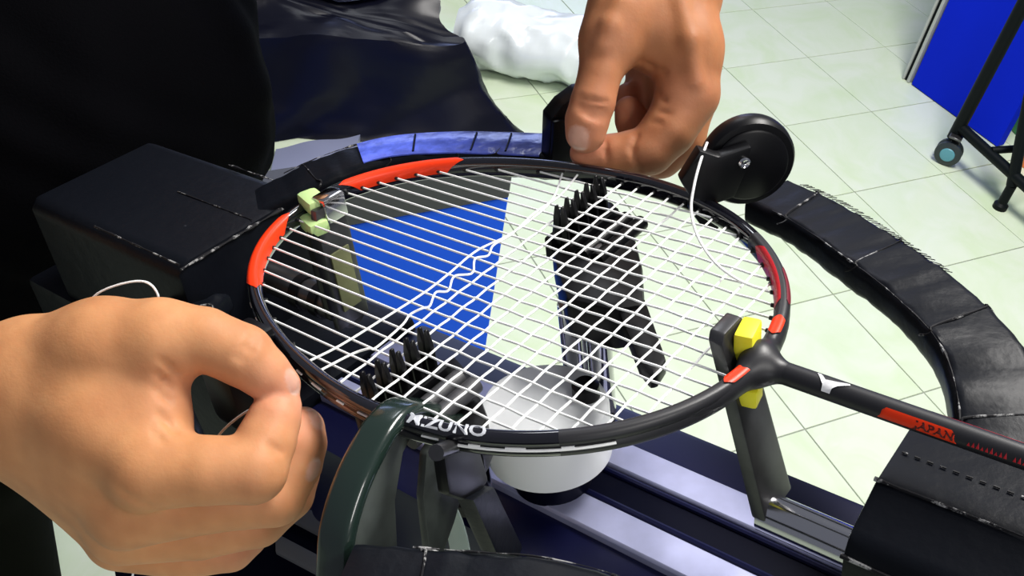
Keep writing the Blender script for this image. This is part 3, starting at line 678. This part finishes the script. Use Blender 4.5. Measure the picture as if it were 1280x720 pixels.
# emblem: white three-armed bird shape
def on_shaft2(V): return on_shaft(xr(1036, 484), 62, .0044)(V)
em = [(-.0052, .0030), (-.0038, .0030), (-.0016, .0012), (.0022, .0018), (.0062, .0029), (.0066, .0022), (.0030, .0002), (.0016, -.0012), (.0014, -.0032), (-.0016, -.0032), (-.0018, -.0010), (-.0034, .0010)]
bm = bmesh.new(); bm.faces.new([bm.verts.new((x, y, 0)) for x, y in em]); bmesh.ops.triangulate(bm, faces=bm.faces); bmesh.ops.subdivide_edges(bm, edges=bm.edges, cuts=2)
V = np.array([v.co[:] for v in bm.verts]); bm.verts.index_update(); F = [[v.index for v in f.verts] for f in bm.faces]; bm.free()
rpart('emblem', (on_shaft2(V), F), M_WHITE)
# name on the near side of the frame, on its upper inside face
t_mid = rim_th(560, 541)
def on_rim(V):
    q = t_mid+V[:, 0]/.1045; P = rim(q); n_ = np.stack([np.cos(q), np.sin(q), 0*q], 1); a = np.radians(82)+V[:, 1]/.0040
    c, sn = np.cos(a), np.sin(a); x = np.sign(c)*np.abs(c)**.75*(.0033+V[:, 2]); y = np.sign(sn)*np.abs(sn)**.75*(.00525+V[:, 2])
    return P+n_*x[:, None]*1.06+np.stack([0*q, 0*q, y*1.03], 1)
lettering('MIZUNO', .0068, on_rim, M_GREY, sx=1.12, align='CENTER')

# strings -----------------------------------------------------------
def rim_at_y(y, sgn):                                            # x on the inner frame line at height y
    tt = np.linspace(0, np.pi, 1200); P = rim(tt); P[:, 0] -= .0028*np.cos(tt); P[:, 1] -= .0028*np.sin(tt); y = abs(y)
    sel = P[:, 0]*sgn > -.02 if True else None
    i = np.argmin(np.abs(P[:, 1]-y)+np.where((P[:, 0]*sgn) < .0, 1, 0)); return P[i, 0]
def rim_at_x(x):
    tt = np.linspace(0, np.pi, 2400); P = rim(tt); P[:, 0] -= .0028*np.cos(tt); P[:, 1] -= .0028*np.sin(tt); return P[np.argmin(np.abs(P[:, 0]-x)), 1]
SR = .00050
mains = sorted([s*(.00385+.0077*k) for k in range(11) for s in (1, -1)])
crosses = [.1000-.0088*k for k in range(13)]                    # woven so far, from the throat up
grom = []
def gr_at(p, out):
    d = np.array(out)/np.linalg.norm(out); grom.append(tube([p+d*.0022, p-d*.0016], [.0011, .00085], 7))
for k, y in enumerate(mains):
    xa, xb = rim_at_y(y, -1), rim_at_y(y, 1)
    xs = [xa]; zs = [0]
    for j, c in enumerate(sorted(crosses)):
        if xa+.004 < c < xb-.004: xs.append(c); zs.append(.00022*(1 if (j+k) % 2 else -1))
    xs.append(xb); zs.append(0); P = np.array([(x, y, z) for x, z in zip(xs, zs)])
    rpart('main_string', tube(spline(P, max(3, len(P)*3)), SR, 6, (0, 0, 1)), M_STRING)
    for x in (xa, xb): gr_at(np.array([x, y, 0]), (x, y*.6, 0))
for j, c in enumerate(sorted(crosses)):
    h_ = rim_at_x(c); P = [(c, -h_, 0)]
    for k, y in enumerate(mains):
        if abs(y) < h_-.004: P.append((c, y, .00022*(-1 if (j+k) % 2 else 1)))
    P.append((c, h_, 0))
    rpart('cross_string', tube(spline(P, len(P)*3), SR, 6, (0, 0, 1)), M_STRING)
    for s in (1, -1): gr_at(np.array([c, s*h_, 0]), (0, s, 0))
for g_ in grom: rpart('grommet', g_, M_GROM)
# short string runs showing in the groove outside the frame
for k in range(14):
    for s in (1, -1):
        t0 = s*math.radians(38+k*8.2); tt = t0+np.linspace(0, math.radians(3.6 if k % 2 else 2.2), 6)*s; P = rim(tt); nn = np.stack([np.cos(tt), np.sin(tt), 0*tt], 1)
        rpart('string_loop', tube(P+nn*.0028+np.array([0, 0, .0002]), .00042, 6, (0, 0, 1)), M_STRING)
tt = np.linspace(rim_th(572, 556), rim_th(768, 549), 40); P = rim(tt); nn = np.stack([np.cos(tt), np.sin(tt), 0*tt], 1)
rpart('string_loop', tube(P+nn*.0031+np.array([0, 0, -.0004]), .00055, 6, (0, 0, 1)), M_STRING)
# the cross string being woven: a doubled wavy run, and the slack loop
def wpix(pts, z): return [pm(u, v, z) for u, v in pts]
wob_pts = wpix([(383, 453), (425, 432), (480, 398), (530, 366), (560, 343), (595, 314), (632, 296)], .0009)
w2 = wpix([(400, 465), (440, 441), (462, 437), (478, 432)], .001)
zig = [(470, 433), (503, 408), (512, 392), (528, 387), (537, 381), (545, 367), (560, 362), (568, 347), (590, 340), (594, 325), (610, 318), (617, 308), (640, 291), (668, 268), (700, 243), (722, 220)]
zz = wpix(zig, .0012)
P = np.array(list(w2[:-1])+zz); P[:, 2] += .0006*np.array([(-1)**i for i in range(len(P))])
o = mesh('loose_string', *(lambda q: (m2w(q[0]), q[1]))(tube(spline(P, 90), SR, 6, (0, 0, 1))), M_STRING); tag(o, 'white string loosely woven in a zigzag across the blue part of the string bed', 'string')
o = mesh('loose_string', *(lambda q: (m2w(q[0]), q[1]))(tube(spline(np.array(wob_pts+wpix([(662, 276), (690, 250), (703, 217)], .0009)), 70), SR, 6, (0, 0, 1))), M_STRING); tag(o, 'straight topmost cross string above the zigzag one on the string bed', 'string')
lp = [pm(884, 178, .030), pm(876, 200, .026), pm(868, 230, .020), pm(864, 262, .013), pm(872, 295, .008), pm(892, 326, .005), pm(918, 347, .003), pm(942, 358, .001), pm(960, 362, 0)]
o = mesh('slack_string', *(lambda q: (m2w(q[0]), q[1]))(tube(spline(np.array(lp), 60), .00062, 8, (0, 0, 1))), M_STRING); tag(o, 'white slack string curving from the far round support down to the frame', 'string')

# ================================================================== PERSON
class Blob:
    """signed-distance modelling on a grid: palm parts blend softly, fingers stay separate"""
    def __init__(s, lo, hi, step):
        s.lo = np.array(lo, float); s.step = step; n = np.ceil((np.array(hi)-s.lo)/step).astype(int)+1
        s.ax = [s.lo[i]+np.arange(n[i])*step for i in range(3)]; s.D = np.full(n, .08, np.float32); s.n = n
    def win(s, lo, hi):
        a = [max(0, int((lo[i]-s.lo[i])/s.step)) for i in range(3)]; b = [min(s.n[i], int((hi[i]-s.lo[i])/s.step)+2) for i in range(3)]
        return tuple(slice(a[i], max(a[i], b[i])) for i in range(3))
    def cone(s, tgt, a, b, ra, rb, k, sub=False, squash=None):
        m = max(ra, rb)+k*1.2+4*s.step; w_ = s.win(np.minimum(a, b)-m, np.maximum(a, b)+m)
        if any(q.stop <= q.start for q in w_): return
        X = [s.ax[0][w_[0]][:, None, None], s.ax[1][w_[1]][None, :, None], s.ax[2][w_[2]][None, None, :]]
        d = rcone(X, np.asarray(a), np.asarray(b), ra, rb)
        if sub: tgt[w_] = -smin(-tgt[w_], d, k)
        else: tgt[w_] = smin(tgt[w_], d, k) if k > 0 else np.minimum(tgt[w_], d)
    def sample(s, P):
        q = (P-s.lo)/s.step; i = np.clip(np.floor(q).astype(int), 0, s.n-2); f = np.clip(q-i, 0, 1); out = 0
        for dx in (0, 1):
            for dy in (0, 1):
                for dz in (0, 1):
                    wt = (f[:, 0] if dx else 1-f[:, 0])*(f[:, 1] if dy else 1-f[:, 1])*(f[:, 2] if dz else 1-f[:, 2])
                    out = out+wt*s.D[i[:, 0]+dx, i[:, 1]+dy, i[:, 2]+dz]
        return out
    def grad(s, P):
        e = s.step; return np.stack([s.sample(P+np.eye(3)[i]*e)-s.sample(P-np.eye(3)[i]*e) for i in range(3)], 1)/(2*e)
def P3(c): return pd(c[0], c[1], c[2])
def build_hand(palm, fingers, grooves, ridges, step, pad, kp=.010, kf=.0055):
    """chains of (px, py, depth, radius in px at that depth)"""
    R_ = lambda c: c[3]*c[2]/FPX
    pts = np.array([P3(c) for ch in palm+fingers for c in ch]); lo, hi = pts.min(0)-pad, pts.max(0)+pad
    B = Blob(lo, hi, step)
    for ch in palm:
        for a, b in zip(ch[:-1], ch[1:]): B.cone(B.D, P3(a), P3(b), R_(a), R_(b), kp)
    FG = np.full(B.n, .08, np.float32)
    for ch in fingers:
        T_ = np.full(B.n, .08, np.float32)
        for a, b in zip(ch[:-1], ch[1:]): B.cone(T_, P3(a), P3(b), R_(a), R_(b), .0012)
        FG = smin(FG, T_, .0012)
    B.D = smin(B.D, FG, kf).astype(np.float32)
    def hit(u, v):                                               # first surface point of the modelled hand on a line
        r = ray(u, v); t = np.linspace(.26, .62, 900); P = CAMP+r*t[:, None]; d = B.sample(P); ins = ((P > B.lo) & (P < B.ax_hi())).all(1)
        i = np.argmax((d < 0) & ins); return P[i] if (d[i] < 0 and ins[i]) else None
    B.ax_hi = lambda: B.lo+(B.n-1)*B.step
    for pts_, r in ridges:
        q = [hit(*p) for p in pts_]
        if any(x is None for x in q): continue
        g = B.grad(np.array(q)); g /= np.linalg.norm(g, axis=1)[:, None]; q = np.array(q)-g*r*.55
        for a, b in zip(q[:-1], q[1:]): B.cone(B.D, a, b, r, r, .005)
    for pts_, r in grooves:
        q = [hit(*p) for p in pts_]
        q = [x for x in q if x is not None]
        for a, b in zip(q[:-1], q[1:]):
            if np.linalg.norm(a-b) < .02: B.cone(B.D, a, b, r, r, .0022, True)
    B.hit = hit
    return B
SKIN = np.array([.59, .275, .118])
def tone(V, reds, nails, base):
    c = np.tile(np.array(base), (len(V), 1))
    for p, r, col, amt in reds:
        wgt = np.exp(-((V-p)**2).sum(1)/(r*r))*amt; c = c*(1-wgt[:, None])+np.array(col)*wgt[:, None]
    for p, axw, axl, axn, hw, hl in nails:
        q = V-p; a, b, n_ = q@axw/hw, q@axl/hl, q@axn
        e = np.abs(a)**2.4+np.abs(b)**2.4; k = np.clip((1.12-e)/.35, 0, 1)*(np.abs(n_) < .004)*.75
        c = c*(1-k[:, None])+np.array([.66, .40, .31])*k[:, None]
        k = np.clip((1.12-e)/.35, 0, 1)*np.clip((b-.6)/.2, 0, 1)*(np.abs(n_) < .004)*.5
        c = c*(1-k[:, None])+np.array([.78, .62, .52])*k[:, None]
    n_ = wob(V, 130, 2)*.05+wob(V, 420, 5)*.03
    c = c*(1+n_[:, None]*np.array([1, 1.25, 1.35])); return np.clip(c, 0, 1)
def nail(B, u, v, du, dv, hw, hl):
    """nail centred on the surface seen at u,v and pointing along du,dv; presses an outline groove"""
    p = B.hit(u, v); q = B.hit(u+du, v+dv)
    if p is None: return None
    g = B.grad(p[None])[0]; n_ = g/np.linalg.norm(g)
    l = (du*RT-dv*UP); l = l-n_*(l@n_); l /= np.linalg.norm(l); wv = np.cross(n_, l)
    ring = []
    for a in np.linspace(0, 2*np.pi, 22):
        ca, sa = math.cos(a), math.sin(a); s = p+wv*hw*math.copysign(abs(ca)**.75, ca)+l*hl*math.copysign(abs(sa)**.75, sa)
        for _ in range(4):
            d = B.sample(s[None])[0]; gg = B.grad(s[None])[0]; s = s-gg*d/max(gg@gg, .1)
        ring.append(s)
    for a, b in zip(ring[:-1], ring[1:]): B.cone(B.D, a, b, .00035, .00035, .0008, True)
    return (p, wv, l, n_, hw, hl)
def relax(V, F, it=2, lam=.5):
    F = np.asarray(F); n = len(V); E_ = np.concatenate([F[:, [0, 1]], F[:, [1, 2]], F[:, [2, 3]], F[:, [3, 0]]])
    for _ in range(it):
        S = np.zeros_like(V); C = np.zeros(n)
        for i in range(3): S[:, i] = np.bincount(E_[:, 0], V[E_[:, 1], i], n)+np.bincount(E_[:, 1], V[E_[:, 0], i], n)
        C = np.bincount(E_[:, 0], minlength=n)+np.bincount(E_[:, 1], minlength=n); V = V+lam*(S/np.maximum(C, 1)[:, None]-V)
    return V

# lower hand (the person's right): forearm from the left edge, thumb and index pinching above the near frame side
palm1 = [[(-110, 462, .392, 58), (20, 470, .370, 66)], [(-110, 528, .397, 58), (15, 512, .373, 62)], [(-110, 498, .408, 58), (20, 492, .388, 62)],
    [(55, 458, .368, 64), (130, 436, .362, 58), (196, 430, .360, 52)],
    [(40, 495, .367, 62), (120, 530, .357, 58), (184, 575, .350, 52)],
    [(30, 515, .371, 60), (160, 628, .356, 44)], [(25, 530, .376, 54), (150, 650, .364, 40)], [(20, 540, .381, 46), (140, 664, .374, 36)],
    [(110, 480, .366, 50), (190, 488, .360, 40)], [(120, 535, .364, 56), (196, 530, .357, 40)], [(140, 500, .385, 50), (180, 590, .385, 44)]]
fing1 = [
    [(203, 426, .359, 52), (255, 424, .359, 40), (303, 444, .360, 39), (330, 466, .361, 32), (350, 482, .363, 26)],
    [(186, 588, .348, 50), (258, 588, .347, 43), (316, 587, .350, 43), (333, 550, .356, 37), (342, 526, .359, 33), (350, 508, .362, 27)],
    [(160, 640, .357, 46), (262, 624, .360, 42), (342, 618, .364, 40), (366, 580, .367, 36), (375, 555, .369, 33), (379, 535, .371, 27)],
    [(155, 664, .367, 42), (250, 660, .371, 39), (322, 648, .376, 36), (360, 618, .379, 32), (374, 592, .381, 26)],
    [(150, 676, .377, 37), (232, 690, .381, 33), (288, 684, .385, 30), (310, 672, .387, 24)]]
for k, dd in ((2, .007), (3, .014), (4, .020)):                  # the other fingers lie behind the index finger
    fing1[k] = [(a, b, c+dd*(1 if i < 4 else .8), r) for i, (a, b, c, r) in enumerate(fing1[k])]
for k, dd in ((5, .005), (6, .011), (7, .017)):
    palm1[k] = palm1[k][:1]+[(a, b, c+dd, r) for a, b, c, r in palm1[k][1:]]
grv1 = [([(202, 450), (212, 458), (220, 468)], .0005), ([(196, 466), (206, 476), (214, 486)], .0005), ([(196, 486), (206, 496), (214, 502)], .0005), ([(200, 518), (210, 528), (218, 540)], .0006), ([(192, 540), (204, 552)], .0005),
    ([(318, 414), (306, 432), (294, 448)], .0003), ([(324, 420), (313, 437), (302, 452)], .0003), ([(336, 556), (344, 562), (352, 566)], .0004), ([(150, 612), (166, 624), (186, 632)], .0003)]
rdg1 = []
H1 = build_hand(palm1, fing1, grv1, rdg1, .00115, .032)
n1 = [nail(H1, 368, 476, 7, 9, .0036, .0050), nail(H1, 397, 522, 4, -10, .0036, .0050), nail(H1, 394, 588, 6, -8, .0035, .0045)]
n1 = [q for q in n1 if q]

# upper hand (the person's left): comes down from the top edge, thumb and index against the far frame side
o_ = .036
def D(ch): return [(a, b, c+o_, r) for a, b, c, r in ch]
palm2 = [D(c) for c in [
    [(782, -125, .461, 39), (786, -10, .452, 42)], [(872, -125, .469, 39), (862, -10, .462, 40)], [(828, -125, .480, 40), (826, -10, .47, 46)],
    [(787, -10, .452, 41), (776, 28, .447, 40), (765, 52, .445, 37)],
    [(848, -10, .458, 44), (856, 60, .453, 43), (860, 112, .452, 38)],
    [(820, -10, .455, 44), (815, 38, .455, 40), (812, 52, .458, 30)],
    [(850, 0, .478, 42), (856, 118, .474, 38)], [(838, 0, .492, 42), (842, 122, .490, 36)], [(826, 0, .504, 38), (824, 120, .506, 32)],
    [(812, 20, .50, 40), (815, 90, .505, 30)]]]
fing2 = [D(c) for c in [
    [(762, 54, .444, 37), (750, 92, .440, 27), (741, 128, .439, 28), (734, 150, .440, 27.5), (732, 166, .441, 25.5)],
    [(859, 122, .452, 37), (836, 162, .452, 34), (812, 188, .453, 31), (790, 190, .454, 27), (766, 192, .455, 24.5), (740, 192, .456, 22), (732, 191, .457, 20)],
    [(856, 126, .474, 37), (850, 172, .475, 32), (826, 196, .475, 27), (798, 178, .474, 22), (790, 150, .474, 21), (786, 138, .474, 18)],
    [(844, 126, .490, 35), (838, 172, .492, 29), (815, 180, .494, 25), (795, 150, .494, 21), (786, 122, .494, 19)],
    [(826, 124, .506, 31), (815, 160, .508, 25), (795, 150, .508, 21), (782, 125, .507, 18)]]]
grv2 = [([(722, 128), (738, 134), (756, 138)], .0005), ([(722, 134), (738, 141), (754, 146)], .0005), ([(724, 121), (740, 125), (758, 128)], .0005), ([(727, 141), (738, 147), (750, 151)], .0004),
    ([(796, 170), (790, 186), (794, 200), (800, 214)], .0009), ([(757, 176), (757, 190), (760, 206)], .0006), ([(812, 132), (824, 140), (836, 142)], .0006), ([(806, 142), (816, 152), (826, 154)], .0005),
    ([(800, 76), (815, 84), (832, 90)], .0008), ([(812, 100), (822, 118), (832, 126)], .0006)]
rdg2 = [([(850, 0), (862, 50), (870, 100)], .003), ([(775, 0), (762, 30), (752, 56)], .0028)]
H2 = build_hand(palm2, fing2, grv2, rdg2, .00125, .032)
n2 = [nail(H2, 721, 174, -3, 11, .0056, .0065)]; n2 = [q for q in n2 if q]

def cut_mesh(B, plane_p, plane_n):
    V, F = nets(B.D, B.lo, B.step); V = relax(V, F, 2, .4); return V, F
V1, F1 = cut_mesh(H1, 0, 0); V2, F2 = cut_mesh(H2, 0, 0)
tips1 = [(P3(c[-1]), .012, (.72, .30, .20), .6) for c in fing1]+[(P3(c[2]), .012, (.60, .27, .16), .4) for c in fing1]+[(P3((215, 480, .36)), .014, (.66, .30, .19), .5)]
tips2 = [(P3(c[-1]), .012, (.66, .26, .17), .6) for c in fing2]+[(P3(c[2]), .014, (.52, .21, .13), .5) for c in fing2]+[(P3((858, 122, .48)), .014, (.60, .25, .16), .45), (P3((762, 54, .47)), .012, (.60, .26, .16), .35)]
T1_, T2_ = tone(V1, tips1, n1, SKIN), tone(V2, tips2, n2, np.array([.45, .185, .078]))  # upper hand has a darker base, its shade painted into the skin

# arms, trunk and head at a coarser step; they meet the forearms outside the frame
e1c, s1c = pd(-600, 430, .56), pd(-400, -330, .82)
w1c = pd(-150, 500, .415)
e2c, s2c = pd(900, -520, .66), pd(375, -430, .88)
w2c = pd(828, -175, .518)
chest = (s1c+s2c)/2+np.array([-.03, .02, -.12]); pelv = pd(-235, 470, 1.02); belly = pd(5, 180, .87)
neck = (s1c+s2c)/2+np.array([.02, -.01, .06]); head = neck+np.array([.06, -.04, .17])
face_d = np.array([.62, -.52, -.42]); face_d /= np.linalg.norm(face_d)
allp = np.array([e1c, s1c, e2c, s2c, chest, pelv, belly, head, w1c, w2c])
Bd = Blob(allp.min(0)-.2, allp.max(0)+.2, .007)
def bc(a, b, ra, rb, k): Bd.cone(Bd.D, np.array(a), np.array(b), ra, rb, k)
bc(e1c, s1c, .043, .055, .02); bc(e2c, s2c, .043, .055, .02)
for q, e in ((pd(-75, 462, .386), e1c), (pd(-75, 528, .392), e1c), (pd(-75, 496, .400), e1c), (pd(782, -85, .497), e2c), (pd(872, -85, .505), e2c), (pd(828, -85, .516), e2c)):
    bc(q, q*.55+e*.45, .0195, .034, .02); bc(q*.55+e*.45, e, .034, .040, .02)
bc(s1c*.8+s2c*.2, s1c*.2+s2c*.8, .075, .075, .05); bc(chest, belly, .13, .12, .06); bc(belly, pelv, .12, .13, .06); bc(neck-[0, 0, .06], head, .055, .055, .04)
bc(head, head+face_d*.05-[0, 0, .03], .088, .072, .03); bc(head+face_d*.1-[0, 0, .01], head+face_d*.125-[0, 0, .04], .012, .016, .02)
side = np.cross(face_d, ZA); side /= np.linalg.norm(side)
for s in (1, -1): bc(head+side*s*.088-[0, 0, .02], head+side*s*.092+[0, 0, .02], .014, .017, .012)
Vb, Fb = nets(Bd.D, Bd.lo, Bd.step); Vb = relax(Vb, Fb, 2, .4)
foot0 = np.array([-.36, .66, 0])
pr = thing('person', (pelv*np.array([1, 1, 0])).tolist(), 'person in black shirt threading the racket with both hands beside the machine', 'person')
V, F = join((V1, F1.tolist()), (V2, F2.tolist()), (Vb, Fb.tolist()))
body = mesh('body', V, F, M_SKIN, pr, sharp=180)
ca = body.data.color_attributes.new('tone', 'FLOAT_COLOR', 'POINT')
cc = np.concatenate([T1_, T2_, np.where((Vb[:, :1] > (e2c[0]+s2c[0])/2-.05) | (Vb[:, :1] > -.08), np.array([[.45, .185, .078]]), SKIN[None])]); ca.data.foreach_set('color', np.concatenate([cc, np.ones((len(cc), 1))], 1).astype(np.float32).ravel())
# hair
Bh = Blob(head-.2, head+.2, .007)
Bh.cone(Bh.D, head-face_d*.02+[0, 0, .02], head-face_d*.035-[0, 0, .02], .096, .085, .02); Bh.cone(Bh.D, head+face_d*.11-[0, 0, .06], head+face_d*.1-[0, 0, .10], .10, .10, .02, True)
Vh, Fh = nets(Bh.D, Bh.lo, Bh.step); mesh('hair', relax(Vh, Fh), Fh.tolist(), M_SHIRT, pr, sharp=180)
# shirt
Bs = Blob(allp.min(0)-.25, allp.max(0)+.25, .008)
def sc_(a, b, ra, rb, k): Bs.cone(Bs.D, np.array(a), np.array(b), ra, rb, k)
sl1, sl2 = s1c+(e1c-s1c)*.75, s2c+(e2c-s2c)*.75
sc_(s1c, sl1, .085, .078, .03); sc_(s2c, sl2, .085, .078, .03)
sc_(s1c*.85+s2c*.15, s1c*.15+s2c*.85, .095, .095, .06)
for off in (-.09, 0, .09):
    ee = (s2c-s1c)/np.linalg.norm(s2c-s1c)*off; sc_(chest+ee, belly+ee, .125, .125, .06); sc_(belly+ee, pelv+ee*.8, .125, .13, .05)
Vs, Fs = nets(Bs.D, Bs.lo, Bs.step); Vs = relax(Vs, Fs, 3, .5)
g_ = Bs.grad(Vs); g_ /= np.linalg.norm(g_, axis=1)[:, None]+1e-9
Vs = Vs+g_*(.006*wob(Vs*np.array([1, 1, .45]), 28, 4)+.003*wob(Vs, 60, 6))[:, None]
mesh('shirt', Vs, Fs.tolist(), M_SHIRT, pr, sharp=180)
# trousers and shoes
Bt = Blob(np.array([pelv[0]-.4, pelv[1]-.4, -.01]), np.array([pelv[0]+.4, pelv[1]+.4, pelv[2]+.2]), .009)
lat = (s2c-s1c)*np.array([1, 1, 0]); lat /= np.linalg.norm(lat)
for s in (-1, 1):
    hip = pelv+lat*s*.085-[0, 0, .03]; kn = hip*np.array([1, 1, 0])+lat*s*.02+np.array([.02, -.02, .48]); an = kn*np.array([1, 1, 0])+np.array([-.03, .02, .09])
    Bt.cone(Bt.D, hip, kn, .105, .078, .03); Bt.cone(Bt.D, kn, an, .078, .062, .03)
    fd = face_d*np.array([1, 1, 0]); fd /= np.linalg.norm(fd); q = an*np.array([1, 1, 0])
    V, F = join(sweep(spline([q-fd*.075+[0, 0, .035], q+fd*.02+[0, 0, .04], q+fd*.11+[0, 0, .032], q+fd*.185+[0, 0, .024]], 16), rrect(.085, .066, .026, 4), (0, 0, 1), scale=[.8, .92, 1, 1, 1, 1, 1, 1.02, 1.04, 1.05, 1.05, 1.02, .98, .92, .82, .66]))
    V[:, 2] = np.maximum(V[:, 2], .003); mesh('shoe', V, F, M_PLAST, pr)
Bt.cone(Bt.D, pelv-lat*.06+[0, 0, .06], pelv+lat*.06+[0, 0, .06], .13, .13, .04)
Vt, Ft = nets(Bt.D, Bt.lo, Bt.step); Vt = relax(Vt, Ft, 3, .5); mesh('trousers', Vt, Ft.tolist(), M_TROUSER, pr, sharp=180)

# string ends in the lower hand
def free_string(pts, label, r=.0005):
    P = spline(np.array([pd(*p) for p in pts]), 60); V, F = tube(P, r, 6); o = mesh('loose_string', V, F, M_STRING); return tag(o, label, 'string')
free_string([(362, 500, .368), (330, 505, .372), (300, 520, .378), (272, 546, .39), (255, 580, .41), (230, 640, .44), (205, 700, .47), (190, 760, .50)], 'thin string hanging through the ring of the thumb and finger of the lower hand')
free_string([(104, 384, .402), (125, 365, .400), (155, 354, .399), (180, 352, .399), (194, 362, .400), (198, 380, .404), (190, 420, .44), (210, 560, .43), (172, 690, .44), (160, 760, .45)], 'thin string looping above the back of the lower hand against the dark machine')
